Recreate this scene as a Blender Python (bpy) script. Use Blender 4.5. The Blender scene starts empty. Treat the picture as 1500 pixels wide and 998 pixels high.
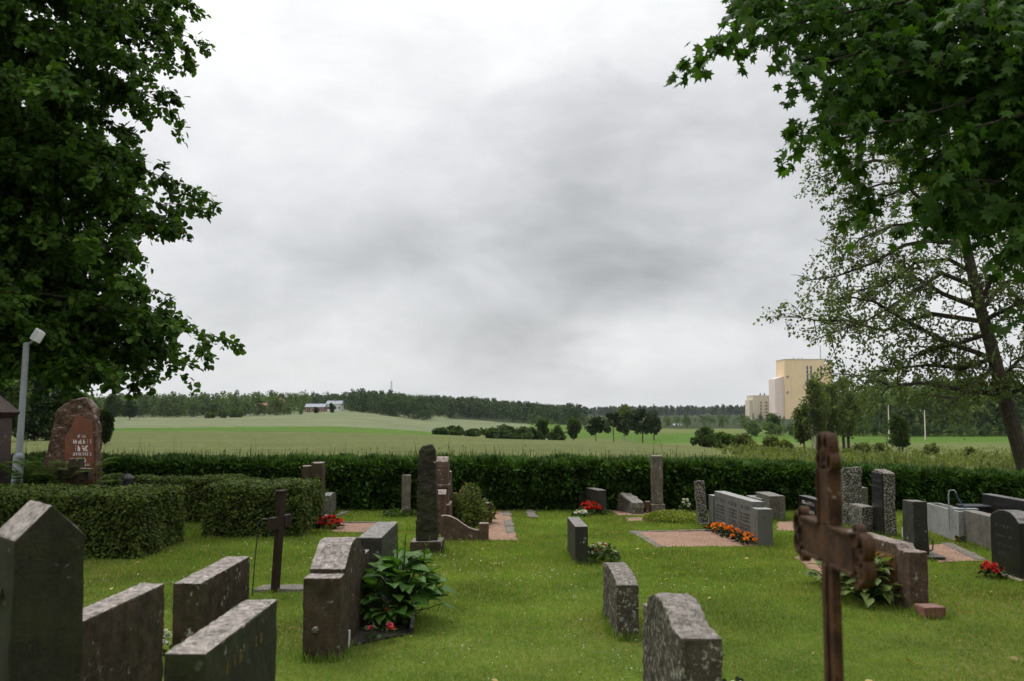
import bpy, bmesh, math, random
import numpy as np
from mathutils import Vector, Matrix, noise
R = math.radians
S = bpy.context.scene
COL = S.collection

# ------------------------------------------------------------------ camera
F = 1458.0                       # focal length in pixels of the 1500 px wide photograph (35 mm lens)
CH = 1.7
PITCH = math.atan((603 - 499) / F)
cam = bpy.data.objects.new('camera', bpy.data.cameras.new('camera'))
COL.objects.link(cam)
cam.data.lens = 35; cam.data.sensor_width = 36
cam.data.clip_start = 0.05; cam.data.clip_end = 12000
cam.location = (0, 0, CH); cam.rotation_euler = (math.pi / 2 + PITCH, 0, 0)
cam.data.dof.use_dof = True; cam.data.dof.focus_distance = 15; cam.data.dof.aperture_fstop = 3.5
S.camera = cam

# ------------------------------------------------------------------ node helpers
def N(nt, t, ins=None, **props):
    n = nt.nodes.new(t)
    for k, v in props.items(): setattr(n, k, v)
    for k, v in (ins or {}).items():
        if isinstance(v, bpy.types.NodeSocket): nt.links.new(v, n.inputs[k])
        else: n.inputs[k].default_value = v
    return n
def MA(nt, op, a, b=0.0, c=None, clamp=False):
    d = {0: a, 1: b}
    if c is not None: d[2] = c
    return N(nt, 'ShaderNodeMath', d, operation=op, use_clamp=clamp).outputs[0]
def VM(nt, op, a, b=(0, 0, 0)):
    return N(nt, 'ShaderNodeVectorMath', {0: a, 1: b}, operation=op).outputs[0]
def MIX(nt, f, a, b, mode='MIX'):
    n = nt.nodes.new('ShaderNodeMix'); n.data_type = 'RGBA'; n.blend_type = mode
    for i, v in ((0, f), (6, a), (7, b)):
        if isinstance(v, bpy.types.NodeSocket): nt.links.new(v, n.inputs[i])
        elif i and len(v) == 3: n.inputs[i].default_value = (*v, 1)
        else: n.inputs[i].default_value = v
    return n.outputs[2]
def RAMP(nt, f, a, b, lo=0.0, hi=1.0):
    n = N(nt, 'ShaderNodeMapRange', {0: f, 1: a, 2: b, 3: lo, 4: hi}); n.clamp = True
    return n.outputs[0]
def NOISE(nt, vec, scale, detail=4, rough=0.55, dist=0.0):
    return N(nt, 'ShaderNodeTexNoise', {'Vector': vec, 'Scale': scale, 'Detail': detail, 'Roughness': rough, 'Distortion': dist}).outputs[0]

# ------------------------------------------------------------------ overcast sky
SUN_EL, SUN_AZ = 58, -35         # degrees; azimuth from straight ahead, negative = left
W = bpy.data.worlds.new('World'); S.world = W; W.use_nodes = True
nt = W.node_tree; nt.nodes.clear()
sky = N(nt, 'ShaderNodeTexSky'); sky.sky_type = 'NISHITA'; sky.sun_disc = False
sky.sun_elevation = R(SUN_EL); sky.sun_rotation = R(SUN_AZ)
dirv = N(nt, 'ShaderNodeTexCoord').outputs['Generated']
sx = N(nt, 'ShaderNodeSeparateXYZ', {0: dirv})
X_, Y_, Z_ = sx.outputs
zc = MA(nt, 'ADD', MA(nt, 'MAXIMUM', Z_, 0.0), 0.22)
pl = N(nt, 'ShaderNodeCombineXYZ', {0: MA(nt, 'DIVIDE', X_, zc), 1: MA(nt, 'DIVIDE', Y_, zc), 2: 3.7}).outputs[0]
n1 = NOISE(nt, pl, 0.9, 7, 0.5, 0.3)
sph_ = VM(nt, 'MULTIPLY', dirv, (1.0, 1.0, 1.9))
n2 = NOISE(nt, sph_, 7.5, 9, 0.58, 0.35)
n3 = NOISE(nt, VM(nt, 'ADD', sph_, (3.3, 14.1, 0)), 3.4, 6, 0.55, 0.3)
az = MA(nt, 'ARCTAN2', X_, Y_); el = MA(nt, 'ARCSINE', Z_)
wa = MA(nt, 'MULTIPLY', MA(nt, 'SUBTRACT', n1, 0.5), 0.26)
wb = MA(nt, 'MULTIPLY', MA(nt, 'SUBTRACT', n3, 0.5), 0.22)
azw = MA(nt, 'ADD', az, wa); elw = MA(nt, 'ADD', el, wb)
# overcast luminance rises towards the zenith
zp = MA(nt, 'MAXIMUM', Z_, 0.0)
grad = MA(nt, 'MULTIPLY_ADD', MA(nt, 'MULTIPLY', zp, zp), 0.92, 0.635)
lum = MA(nt, 'MULTIPLY', grad, RAMP(nt, n1, 0.32, 0.68, 0.90, 1.09))
lum = MA(nt, 'MULTIPLY', lum, RAMP(nt, n2, 0.32, 0.68, 0.93, 1.05))
n4 = NOISE(nt, VM(nt, 'ADD', sph_, (7.1, 2.2, 5.0)), 5.0, 10, 0.62, 0.5)
lum = MA(nt, 'MULTIPLY', lum, RAMP(nt, n4, 0.42, 0.58, 0.95, 1.035))
tex = RAMP(nt, n2, 0.34, 0.66, 1.22, 0.78)
# the heavy cloud banks (azimuth, elevation, widths, slope, darkness)
for (bx, by, wx, wy, sl, st) in [(880, 425, 175, 62, 0.3, 0.27), (660, 385, 350, 80, 0.1, 0.14), (830, 300, 260, 120, 0.35, 0.15),
                                 (1000, 170, 330, 150, 0.35, 0.17), (1150, 380, 230, 90, 0.1, 0.12), (380, 400, 190, 55, 0.0, 0.10),
                                 (1500, 200, 300, 200, 0.2, 0.18), (-700, 250, 420, 120, 0.1, 0.25), (2600, 320, 420, 130, -0.1, 0.25), (930, 545, 380, 24, 0.03, 0.07)]:
    a0 = math.atan((bx - 750) / F); e0 = math.atan((603 - by) / F)
    da = MA(nt, 'SUBTRACT', azw, a0)
    du = MA(nt, 'DIVIDE', da, wx / F)
    dv = MA(nt, 'DIVIDE', MA(nt, 'SUBTRACT', MA(nt, 'SUBTRACT', elw, e0), MA(nt, 'MULTIPLY', da, sl)), wy / F)
    g = MA(nt, 'EXPONENT', MA(nt, 'MULTIPLY', MA(nt, 'ADD', MA(nt, 'MULTIPLY', du, du), MA(nt, 'MULTIPLY', dv, dv)), -0.9))
    lum = MA(nt, 'MULTIPLY', lum, MA(nt, 'SUBTRACT', 1.0, MA(nt, 'MULTIPLY', MA(nt, 'MULTIPLY', g, st), tex)))
tint = MIX(nt, RAMP(nt, lum, 0.5, 1.0), (0.99, 1.0, 1.012), (1.0, 1.0, 0.995))
cl = N(nt, 'ShaderNodeVectorMath', {0: tint, 'Scale': MA(nt, 'MULTIPLY', lum, 10.0)}, operation='SCALE').outputs[0]
bg = N(nt, 'ShaderNodeBackground', {0: MIX(nt, 0.95, sky.outputs[0], cl), 1: 0.1})
nt.links.new(bg.outputs[0], N(nt, 'ShaderNodeOutputWorld').inputs[0])
W.cycles.sampling_method = 'MANUAL'; W.cycles.sample_map_resolution = 512

sl = bpy.data.lights.new('sun', 'SUN'); sl.energy = 1.5; sl.angle = R(18); sl.color = (1, 0.96, 0.9)
so = bpy.data.objects.new('sun', sl); COL.objects.link(so)
d = Vector((math.sin(R(SUN_AZ)) * math.cos(R(SUN_EL)), math.cos(R(SUN_AZ)) * math.cos(R(SUN_EL)), math.sin(R(SUN_EL))))
so.rotation_euler = d.to_track_quat('Z', 'Y').to_euler(); so.location = (0, 0, 60)
S.view_settings.view_transform = 'Standard'; S.view_settings.look = 'None'
S.view_settings.exposure = 0.42; S.view_settings.gamma = 1.0; S.view_settings.use_curve_mapping = False
S.render.engine = 'CYCLES'
S.cycles.max_bounces = 6; S.cycles.diffuse_bounces = 3; S.cycles.transmission_bounces = 4; S.cycles.transparent_max_bounces = 4

# ------------------------------------------------------------------ pixel -> place
cp, sp = math.cos(PITCH), math.sin(PITCH)
def ray(px, py):
    a, b = (px - 750) / F, (499 - py) / F
    return (a, cp - b * sp, sp + b * cp)
def at(px, py, Y):
    r = ray(px, py); k = Y / r[1]
    return Vector((r[0] * k, Y, CH + r[2] * k))
def gp(px, py, z=0.0):
    r = ray(px, py); k = (z - CH) / r[2]
    return Vector((r[0] * k, r[1] * k, z))

# ------------------------------------------------------------------ object helpers
def tag(o, label=None, cat=None, group=None, kind=None):
    if label: o['label'] = label
    if cat: o['category'] = cat
    if group: o['group'] = group
    if kind: o['kind'] = kind
    return o
def empty(name, loc, label, cat, rz=0, group=None):
    o = bpy.data.objects.new(name, None); COL.objects.link(o)
    o.location = loc; o.rotation_euler = (0, 0, rz); o.empty_display_size = 0.1
    return tag(o, label, cat, group)
def link(name, me, parent=None, loc=None, rot=None, scale=None):
    o = bpy.data.objects.new(name, me); COL.objects.link(o)
    if parent: o.parent = parent
    if loc is not None: o.location = loc
    if rot is not None: o.rotation_euler = rot
    if scale is not None: o.scale = scale if hasattr(scale, '__len__') else (scale,) * 3
    return o
class MB:
    def __init__(s): s.v = []; s.f = []
    def add(s, vs, fs):
        k = len(s.v); s.v += [tuple(q) for q in vs]; s.f += [tuple(i + k for i in q) for q in fs]; return s
    def box(s, a, b):
        x0, y0, z0 = a; x1, y1, z1 = b
        return s.add([(x0, y0, z0), (x1, y0, z0), (x1, y1, z0), (x0, y1, z0), (x0, y0, z1), (x1, y0, z1), (x1, y1, z1), (x0, y1, z1)],
                     [(0, 3, 2, 1), (4, 5, 6, 7), (0, 1, 5, 4), (1, 2, 6, 5), (2, 3, 7, 6), (3, 0, 4, 7)])
    def prism(s, prof, x0, x1):                    # profile in (y, z), pushed along x
        n = len(prof)
        vs = [(x0, y, z) for y, z in prof] + [(x1, y, z) for y, z in prof]
        fs = [tuple(range(n - 1, -1, -1)), tuple(range(n, 2 * n))]
        fs += [(i, (i + 1) % n, n + (i + 1) % n, n + i) for i in range(n)]
        return s.add(vs, fs)
    def prismy(s, prof, y0, y1):                   # profile in (x, z), pushed along y
        n = len(prof)
        vs = [(x, y0, z) for x, z in prof] + [(x, y1, z) for x, z in prof]
        fs = [tuple(range(n)), tuple(range(2 * n - 1, n - 1, -1))]
        fs += [((i + 1) % n, i, n + i, n + (i + 1) % n) for i in range(n)]
        return s.add(vs, fs)
    def poly(s, pts, z0, z1):                      # outline in (x, y), raised from z0 to z1
        n = len(pts)
        vs = [(x, y, z0) for x, y in pts] + [(x, y, z1) for x, y in pts]
        fs = [tuple(range(n - 1, -1, -1)), tuple(range(n, 2 * n))]
        fs += [(i, (i + 1) % n, n + (i + 1) % n, n + i) for i in range(n)]
        return s.add(vs, fs)
    def tube(s, pts, rad, n=7, sx=1.0):
        pts = [Vector(p) for p in pts]
        if not hasattr(rad, '__len__'): rad = [rad] * len(pts)
        vs = []; fs = []; u = None
        for i, p in enumerate(pts):
            t = (pts[min(i + 1, len(pts) - 1)] - pts[max(i - 1, 0)]).normalized()
            if u is None: u = t.orthogonal().normalized()
            u = (u - t * u.dot(t)).normalized(); w = t.cross(u)
            for k in range(n):
                a = 2 * math.pi * k / n
                vs.append(p + (u * math.cos(a) * sx + w * math.sin(a)) * rad[i])
        for i in range(len(pts) - 1):
            for k in range(n):
                fs.append((i * n + k, i * n + (k + 1) % n, (i + 1) * n + (k + 1) % n, (i + 1) * n + k))
        fs.append(tuple(range(n - 1, -1, -1))); m = (len(pts) - 1) * n; fs.append(tuple(range(m, m + n)))
        return s.add(vs, fs)
    def band(s, path, w, t, closed=False):         # flat iron bent along a path in (y, z); w = width in x, t = thickness
        n = len(path); vs = []; fs = []
        for i in range(n):
            a = path[(i - 1) % n] if (closed or i > 0) else path[i]
            b = path[(i + 1) % n] if (closed or i < n - 1) else path[i]
            ty, tz = b[0] - a[0], b[1] - a[1]; l = math.hypot(ty, tz) or 1
            ny, nz = -tz / l * t / 2, ty / l * t / 2; y, z = path[i]
            vs += [(-w / 2, y + ny, z + nz), (w / 2, y + ny, z + nz), (w / 2, y - ny, z - nz), (-w / 2, y - ny, z - nz)]
        for i in range(n if closed else n - 1):
            j = (i + 1) % n
            for k in range(4): fs.append((i * 4 + k, i * 4 + (k + 1) % 4, j * 4 + (k + 1) % 4, j * 4 + k))
        if not closed: fs += [(3, 2, 1, 0), ((n - 1) * 4, (n - 1) * 4 + 1, (n - 1) * 4 + 2, (n - 1) * 4 + 3)]
        return s.add(vs, fs)
    def lathe(s, prof, n=12, c=(0, 0)):
        vs = []; fs = []
        for r, z in prof:
            for k in range(n):
                a = 2 * math.pi * k / n; vs.append((c[0] + r * math.cos(a), c[1] + r * math.sin(a), z))
        for i in range(len(prof) - 1):
            for k in range(n): fs.append((i * n + k, i * n + (k + 1) % n, (i + 1) * n + (k + 1) % n, (i + 1) * n + k))
        fs.append(tuple(range(n - 1, -1, -1))); m = (len(prof) - 1) * n; fs.append(tuple(range(m, m + n)))
        return s.add(vs, fs)
    def mesh(s, name, mat, bevel=0.0, rough=0.0, cell=0.06, seed=0.0, smooth=False, freq=6.0, keep=None):
        me = bpy.data.meshes.new(name)
        bm = bmesh.new()
        vv = [bm.verts.new(p) for p in s.v]
        for q in s.f:
            try: bm.faces.new([vv[i] for i in q])
            except ValueError: pass
        bmesh.ops.recalc_face_normals(bm, faces=bm.faces)
        if bevel:
            es = [e for e in bm.edges if len(e.link_faces) == 2 and e.calc_face_angle(0) > 0.35]
            bmesh.ops.bevel(bm, geom=es, offset=bevel, segments=2, profile=0.6, affect='EDGES', clamp_overlap=True)
        if rough:
            bmesh.ops.triangulate(bm, faces=[f for f in bm.faces if len(f.verts) > 4])
            for _ in range(7):
                es = [e for e in bm.edges if e.calc_length() > cell]
                if not es or len(bm.faces) > 9000: break
                bmesh.ops.subdivide_edges(bm, edges=es, cuts=1, use_grid_fill=True)
                bmesh.ops.triangulate(bm, faces=[f for f in bm.faces if len(f.verts) > 4])
            bm.normal_update()
            for v in bm.verts:
                q = v.co * freq + Vector((seed, seed * 1.7, seed * 0.3))
                k = rough
                if keep: k *= keep(v.co)
                v.co += v.normal * (noise.fractal(q, 0.9, 2.1, 4) * k)
        if smooth:
            for f in bm.faces: f.smooth = True
        bm.to_mesh(me); bm.free()
        if mat: me.materials.append(mat)
        return me
    def obj(s, name, mat, parent=None, loc=None, rot=None, **k):
        return link(name, s.mesh(name, mat, **k), parent, loc, rot)

def np_mesh(name, v, f, mat, tint=None):
    me = bpy.data.meshes.new(name); k = f.shape[1]
    me.vertices.add(len(v)); me.vertices.foreach_set('co', np.ascontiguousarray(v, dtype=np.float32).ravel())
    me.loops.add(f.size); me.loops.foreach_set('vertex_index', np.ascontiguousarray(f, dtype=np.int32).ravel())
    me.polygons.add(len(f)); me.polygons.foreach_set('loop_start', np.arange(0, f.size, k, dtype=np.int32))
    if tint is not None:
        a = me.attributes.new('tint', 'FLOAT', 'POINT'); a.data.foreach_set('value', np.ascontiguousarray(tint, dtype=np.float32))
    me.update(calc_edges=True)
    if mat: me.materials.append(mat)
    return me
def unit(a): return a / np.maximum(np.linalg.norm(a, axis=-1, keepdims=True), 1e-9)
# leaf outlines: unit length along y, normal z
LEAF = dict(
    ovate=(np.array([(0, 0, 0), (.42, .32, .07), (.30, .74, .03), (0, 1, -.10), (-.30, .74, .03), (-.42, .32, .07)], float), np.array([(0, 1, 2, 3), (0, 3, 4, 5)])),
    small=(np.array([(0, 0, 0), (.38, .5, .06), (0, 1, -.05), (-.38, .5, .06)], float), np.array([(0, 1, 2, 3)])),
    needle=(np.array([(0, 0, 0), (.19, .38, .04), (0, 1, -.02), (-.19, .38, .04)], float), np.array([(0, 1, 2, 3)])),
    blade=(np.array([(-.06, 0, 0), (.06, 0, 0), (0, 1, 0)], float), np.array([(0, 1, 2)])),
)
ol = []
for k, (r, a) in enumerate([(.30, -78), (.52, -52), (.34, -38), (.62, -12), (.36, 8), (.42, 22), (.66, 40), (.40, 60), (.45, 74), (.74, 90)]):
    ol.append((r * math.cos(R(a)), .42 + r * math.sin(R(a)), -.34 * r * r - .03 * (k % 2)))
ol = ol + [(-x, y, z) for x, y, z in ol[-2::-1]]
LEAF['maple'] = (np.array([(0, .42, .03)] + ol, float), np.array([(0, i, i + 1) for i in range(1, len(ol))] + [(0, len(ol), 1)]))
def leafcloud(kind, pos, ydir, nrm, size):
    tv, tf = LEAF[kind]; n = len(pos)
    y = unit(ydir); x = unit(np.cross(y, nrm)); z = np.cross(x, y)
    size = np.broadcast_to(np.asarray(size, float), (n,))
    v = pos[:, None, :] + size[:, None, None] * (tv[None, :, 0:1] * x[:, None, :] + tv[None, :, 1:2] * y[:, None, :] + tv[None, :, 2:3] * z[:, None, :])
    f = tf[None] + (np.arange(n) * len(tv))[:, None, None]
    return v.reshape(-1, 3), f.reshape(-1, tf.shape[1])
def leafobj(name, kind, pos, ydir, nrm, size, mat, parent=None, stuff=True):
    v, f = leafcloud(kind, pos, ydir, nrm, size)
    o = link(name, np_mesh(name, v, f, mat), parent)
    if stuff: o['kind'] = 'stuff'
    return o

# ------------------------------------------------------------------ materials
def newmat(name):
    m = bpy.data.materials.new(name); m.use_nodes = True; nt = m.node_tree; nt.nodes.clear()
    out = N(nt, 'ShaderNodeOutputMaterial')
    return m, nt, out
def finish(nt, out, col, rough=0.8, bump=None, bstr=0.3, bdist=0.01, metal=0.0, spec=0.5):
    b = N(nt, 'ShaderNodeBsdfPrincipled', {'Base Color': col if isinstance(col, bpy.types.NodeSocket) else (*col, 1), 'Roughness': rough, 'Metallic': metal, 'Specular IOR Level': spec})
    if bump is not None:
        nt.links.new(N(nt, 'ShaderNodeBump', {'Height': bump, 'Strength': bstr, 'Distance': bdist}).outputs[0], b.inputs['Normal'])
    nt.links.new(b.outputs[0], out.inputs[0])
def stone_mat(name, c1, c2, grain=90, gcon=0.35, lichen=None, lic=0.0, lsc=22, top=None, topamt=0.75, rough=0.85, algae=0.0, bump=0.5, coarse=9):
    m, nt, out = newmat(name)
    tc = N(nt, 'ShaderNodeTexCoord').outputs['Object']
    rnd = N(nt, 'ShaderNodeObjectInfo').outputs['Random']
    vec = VM(nt, 'ADD', tc, N(nt, 'ShaderNodeCombineXYZ', {0: MA(nt, 'MULTIPLY', rnd, 17.0), 1: MA(nt, 'MULTIPLY', rnd, 5.0)}).outputs[0])
    big = NOISE(nt, vec, coarse, 6, 0.62, 0.2)
    fine = NOISE(nt, vec, grain, 3, 0.7)
    streak = NOISE(nt, VM(nt, 'MULTIPLY', vec, (14, 14, 1.6)), 1.0, 4, 0.6)
    col = MIX(nt, RAMP(nt, big, 0.32, 0.68), c1, c2)
    col = MIX(nt, RAMP(nt, streak, 0.50, 0.75, 0, 0.45), col, tuple(q * 0.45 for q in c1))
    col = MIX(nt, 1.0, col, MIX(nt, RAMP(nt, fine, 0.35, 0.65), (1 - gcon,) * 3, (1 + gcon,) * 3), 'MULTIPLY')
    geo = N(nt, 'ShaderNodeNewGeometry')
    if algae:
        a = NOISE(nt, vec, 4.0, 5, 0.6)
        col = MIX(nt, RAMP(nt, a, 0.42, 0.66, 0, algae), col, (0.028, 0.036, 0.010))
    if lichen:
        l1 = NOISE(nt, vec, lsc, 5, 0.65, 0.4); l2 = NOISE(nt, vec, lsc * 0.22, 3, 0.5)
        lm = MA(nt, 'MULTIPLY', RAMP(nt, l1, 0.62 - 0.12 * lic, 0.67 - 0.12 * lic), RAMP(nt, l2, 0.55 - 0.3 * lic, 0.62 - 0.3 * lic))
        vor = N(nt, 'ShaderNodeTexVoronoi', {'Vector': VM(nt, 'ADD', vec, N(nt, 'ShaderNodeVectorMath', {0: N(nt, 'ShaderNodeTexNoise', {'Vector': vec, 'Scale': 26.0, 'Detail': 6.0}).outputs[1], 'Scale': 0.075}, operation='SCALE').outputs[0]), 'Scale': lsc * 0.7})
        sp_ = MA(nt, 'MULTIPLY', RAMP(nt, vor.outputs['Distance'], 0.34, 0.16), RAMP(nt, N(nt, 'ShaderNodeSeparateXYZ', {0: vor.outputs['Color']}).outputs[0], 0.98 - 0.5 * lic, 1.01 - 0.5 * lic))
        lm = MA(nt, 'MAXIMUM', lm, sp_)
        col = MIX(nt, MA(nt, 'MULTIPLY', lm, 0.9), col, MIX(nt, fine, tuple(q * 0.75 for q in lichen), lichen))
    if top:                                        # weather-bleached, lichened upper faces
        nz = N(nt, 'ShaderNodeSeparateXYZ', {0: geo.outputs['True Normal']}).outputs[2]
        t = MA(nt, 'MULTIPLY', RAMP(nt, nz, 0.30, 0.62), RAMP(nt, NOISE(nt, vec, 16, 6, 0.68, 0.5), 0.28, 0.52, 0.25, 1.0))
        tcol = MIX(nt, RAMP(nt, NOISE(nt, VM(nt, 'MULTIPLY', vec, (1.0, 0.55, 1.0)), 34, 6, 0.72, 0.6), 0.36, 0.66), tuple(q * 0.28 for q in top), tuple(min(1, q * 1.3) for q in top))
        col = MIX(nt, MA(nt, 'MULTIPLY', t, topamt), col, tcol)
    bmp = MA(nt, 'ADD', MA(nt, 'MULTIPLY', big, 0.6), MA(nt, 'MULTIPLY', fine, 0.35))
    finish(nt, out, col, rough, bmp, bump, 0.02, spec=0.2 if rough > 0.6 else 0.4)
    return m
def leaf_mat(name, c1, c2, trans=0.35, rough=0.55, nsc=1.2, var=(0.5, 1.25), third=None, tintc=None, spec=0.14):
    m, nt, out = newmat(name)
    geo = N(nt, 'ShaderNodeNewGeometry')
    ri = geo.outputs['Random Per Island']
    big = NOISE(nt, N(nt, 'ShaderNodeTexCoord').outputs['Object'], nsc, 3, 0.6)
    col = MIX(nt, ri, c1, c2)
    if third: col = MIX(nt, RAMP(nt, MA(nt, 'FRACT', MA(nt, 'MULTIPLY', ri, 37.0)), 0.90, 0.95, 0, 0.8), col, third)
    col = MIX(nt, 1.0, col, MIX(nt, RAMP(nt, big, 0.3, 0.7), (var[0],) * 3, (var[1],) * 3), 'MULTIPLY')
    if tintc:
        t = N(nt, 'ShaderNodeAttribute', attribute_name='tint').outputs['Fac']
        col = MIX(nt, t, col, tintc)
    b = N(nt, 'ShaderNodeBsdfPrincipled', {'Base Color': col, 'Roughness': rough, 'Specular IOR Level': spec})
    tr = N(nt, 'ShaderNodeBsdfTranslucent', {0: MIX(nt, 1.0, col, (1.25, 1.35, 0.6), 'MULTIPLY')})
    mx = N(nt, 'ShaderNodeMixShader', {0: trans, 1: b.outputs[0], 2: tr.outputs[0]})
    nt.links.new(mx.outputs[0], out.inputs[0])
    return m
def plain(name, c, rough=0.6, metal=0.0, var=0.25, sc=14, bump=0.15):
    m, nt, out = newmat(name)
    tc = N(nt, 'ShaderNodeTexCoord').outputs['Object']
    n = NOISE(nt, tc, sc, 5, 0.6)
    col = MIX(nt, RAMP(nt, n, 0.3, 0.7), tuple(q * (1 - var) for q in c), tuple(min(1, q * (1 + var)) for q in c))
    finish(nt, out, col, rough, n, bump, 0.01, metal)
    return m
LIC = (0.34, 0.335, 0.28); TOP = (0.32, 0.285, 0.26)
M = {}
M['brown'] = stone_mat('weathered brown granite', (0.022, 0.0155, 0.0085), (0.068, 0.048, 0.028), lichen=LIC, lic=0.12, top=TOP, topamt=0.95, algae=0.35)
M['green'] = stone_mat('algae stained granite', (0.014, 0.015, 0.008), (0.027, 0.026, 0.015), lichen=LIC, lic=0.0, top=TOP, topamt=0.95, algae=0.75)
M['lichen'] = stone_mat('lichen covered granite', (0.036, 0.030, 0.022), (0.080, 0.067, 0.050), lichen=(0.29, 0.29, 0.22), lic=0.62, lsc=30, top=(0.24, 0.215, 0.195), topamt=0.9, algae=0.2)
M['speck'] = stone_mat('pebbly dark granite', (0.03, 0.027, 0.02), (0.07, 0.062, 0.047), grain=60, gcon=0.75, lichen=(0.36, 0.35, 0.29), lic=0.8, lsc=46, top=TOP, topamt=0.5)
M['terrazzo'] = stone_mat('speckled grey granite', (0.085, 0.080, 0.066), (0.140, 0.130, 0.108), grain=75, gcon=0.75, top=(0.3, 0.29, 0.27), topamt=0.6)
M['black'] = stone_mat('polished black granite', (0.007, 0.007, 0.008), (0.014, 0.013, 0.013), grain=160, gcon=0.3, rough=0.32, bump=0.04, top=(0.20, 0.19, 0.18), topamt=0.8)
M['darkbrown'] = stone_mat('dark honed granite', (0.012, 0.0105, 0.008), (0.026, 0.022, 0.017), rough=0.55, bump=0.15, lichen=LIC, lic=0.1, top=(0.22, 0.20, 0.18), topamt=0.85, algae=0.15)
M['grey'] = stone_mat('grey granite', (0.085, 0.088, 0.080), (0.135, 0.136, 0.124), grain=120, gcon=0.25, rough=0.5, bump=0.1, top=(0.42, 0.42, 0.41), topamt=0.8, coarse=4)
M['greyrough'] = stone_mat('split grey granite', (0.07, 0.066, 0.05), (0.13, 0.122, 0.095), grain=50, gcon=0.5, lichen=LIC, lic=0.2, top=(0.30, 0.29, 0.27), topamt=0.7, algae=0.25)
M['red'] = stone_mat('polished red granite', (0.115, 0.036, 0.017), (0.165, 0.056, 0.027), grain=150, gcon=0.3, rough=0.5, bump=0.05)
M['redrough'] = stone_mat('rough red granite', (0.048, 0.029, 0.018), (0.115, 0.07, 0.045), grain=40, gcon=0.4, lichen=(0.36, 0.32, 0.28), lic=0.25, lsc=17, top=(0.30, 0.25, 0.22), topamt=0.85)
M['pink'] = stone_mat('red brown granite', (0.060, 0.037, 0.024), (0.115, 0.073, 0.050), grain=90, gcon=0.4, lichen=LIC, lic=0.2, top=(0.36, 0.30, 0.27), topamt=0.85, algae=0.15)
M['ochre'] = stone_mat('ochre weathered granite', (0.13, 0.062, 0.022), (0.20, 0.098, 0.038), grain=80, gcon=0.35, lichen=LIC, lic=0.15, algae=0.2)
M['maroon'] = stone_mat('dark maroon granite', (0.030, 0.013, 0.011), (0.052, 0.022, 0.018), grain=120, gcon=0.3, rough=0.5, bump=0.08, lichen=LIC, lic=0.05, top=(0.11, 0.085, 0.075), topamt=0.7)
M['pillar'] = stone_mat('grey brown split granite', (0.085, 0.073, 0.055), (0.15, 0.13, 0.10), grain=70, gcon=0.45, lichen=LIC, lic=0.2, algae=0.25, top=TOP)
M['rock'] = stone_mat('rough dark granite', (0.012, 0.011, 0.008), (0.034, 0.030, 0.021), grain=60, gcon=0.5, algae=0.5, lichen=LIC, lic=0.05)
M['concrete'] = stone_mat('cast concrete', (0.22, 0.22, 0.215), (0.30, 0.30, 0.29), grain=70, gcon=0.2, lichen=(0.13, 0.13, 0.11), lic=0.25, top=(0.4, 0.4, 0.39), topamt=0.6, coarse=5)
M['brick'] = stone_mat('red stone', (0.15, 0.068, 0.05), (0.21, 0.10, 0.075), grain=60, gcon=0.3, top=(0.33, 0.22, 0.18), topamt=0.6)
M['kerb'] = stone_mat('kerb granite', (0.11, 0.098, 0.082), (0.20, 0.178, 0.15), grain=60, gcon=0.4, lichen=(0.10, 0.095, 0.075), lic=0.4, algae=0.2)
M['rust'] = stone_mat('rusty cast iron', (0.016, 0.007, 0.0035), (0.080, 0.036, 0.0140), grain=140, gcon=0.4, lichen=(0.42, 0.41, 0.37), lic=0.12, lsc=16, rough=0.72, bump=0.35, coarse=16)
M['iron'] = stone_mat('dark rusty iron', (0.014, 0.008, 0.0045), (0.030, 0.016, 0.008), grain=140, gcon=0.4, rough=0.7, bump=0.3, coarse=16)
M['wire'] = plain('dark metal', (0.012, 0.012, 0.012), 0.5)
M['soil'] = plain('dark soil', (0.020, 0.015, 0.011), 0.95, var=0.5, sc=60, bump=0.8)
M['steel'] = plain('galvanised steel', (0.27, 0.29, 0.31), 0.55, 0.35, var=0.12, sc=6)
M['white'] = plain('white paint', (0.72, 0.72, 0.70), 0.6, var=0.06)
M['letterw'] = plain('white lettering', (0.62, 0.57, 0.54), 0.7, var=0.3, sc=40)
M['letterg'] = plain('gold lettering', (0.17, 0.095, 0.02), 0.5, 0.2, var=0.4, sc=40)
M['lettergrey'] = plain('grey engraved lettering', (0.055, 0.055, 0.055), 0.8, var=0.2)
M['blue'] = plain('blue hose', (0.02, 0.05, 0.12), 0.4)
M['bin'] = plain('dark plastic', (0.015, 0.017, 0.022), 0.5)
M['glass'] = plain('dark window glass', (0.02, 0.022, 0.025), 0.15)
M['bark'] = stone_mat('grey bark', (0.034, 0.028, 0.019), (0.075, 0.062, 0.044), grain=30, gcon=0.4, algae=0.4, bump=0.9, coarse=12)
M['barkdark'] = stone_mat('dark bark', (0.025, 0.02, 0.015), (0.05, 0.04, 0.03), grain=30, gcon=0.4, bump=0.9, coarse=12)
M['barkfar'] = plain('bark', (0.055, 0.045, 0.036), 0.9, var=0.4, sc=4)
M['birchbark'] = plain('birch bark', (0.30, 0.28, 0.25), 0.9, var=0.5, sc=6)
M['pinebark'] = plain('pine bark', (0.13, 0.07, 0.045), 0.9, var=0.4, sc=4)
M['linden'] = leaf_mat('linden leaves', (0.026, 0.066, 0.009), (0.070, 0.140, 0.018), 0.42, nsc=1.6, var=(0.45, 1.4), third=(0.12, 0.17, 0.035))
M['maple'] = leaf_mat('maple leaves', (0.022, 0.064, 0.009), (0.062, 0.132, 0.018), 0.45, nsc=1.8, third=(0.085, 0.13, 0.025))
M['alder'] = leaf_mat('alder leaves', (0.072, 0.104, 0.036), (0.150, 0.186, 0.074), 0.5, nsc=0.7)
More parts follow.
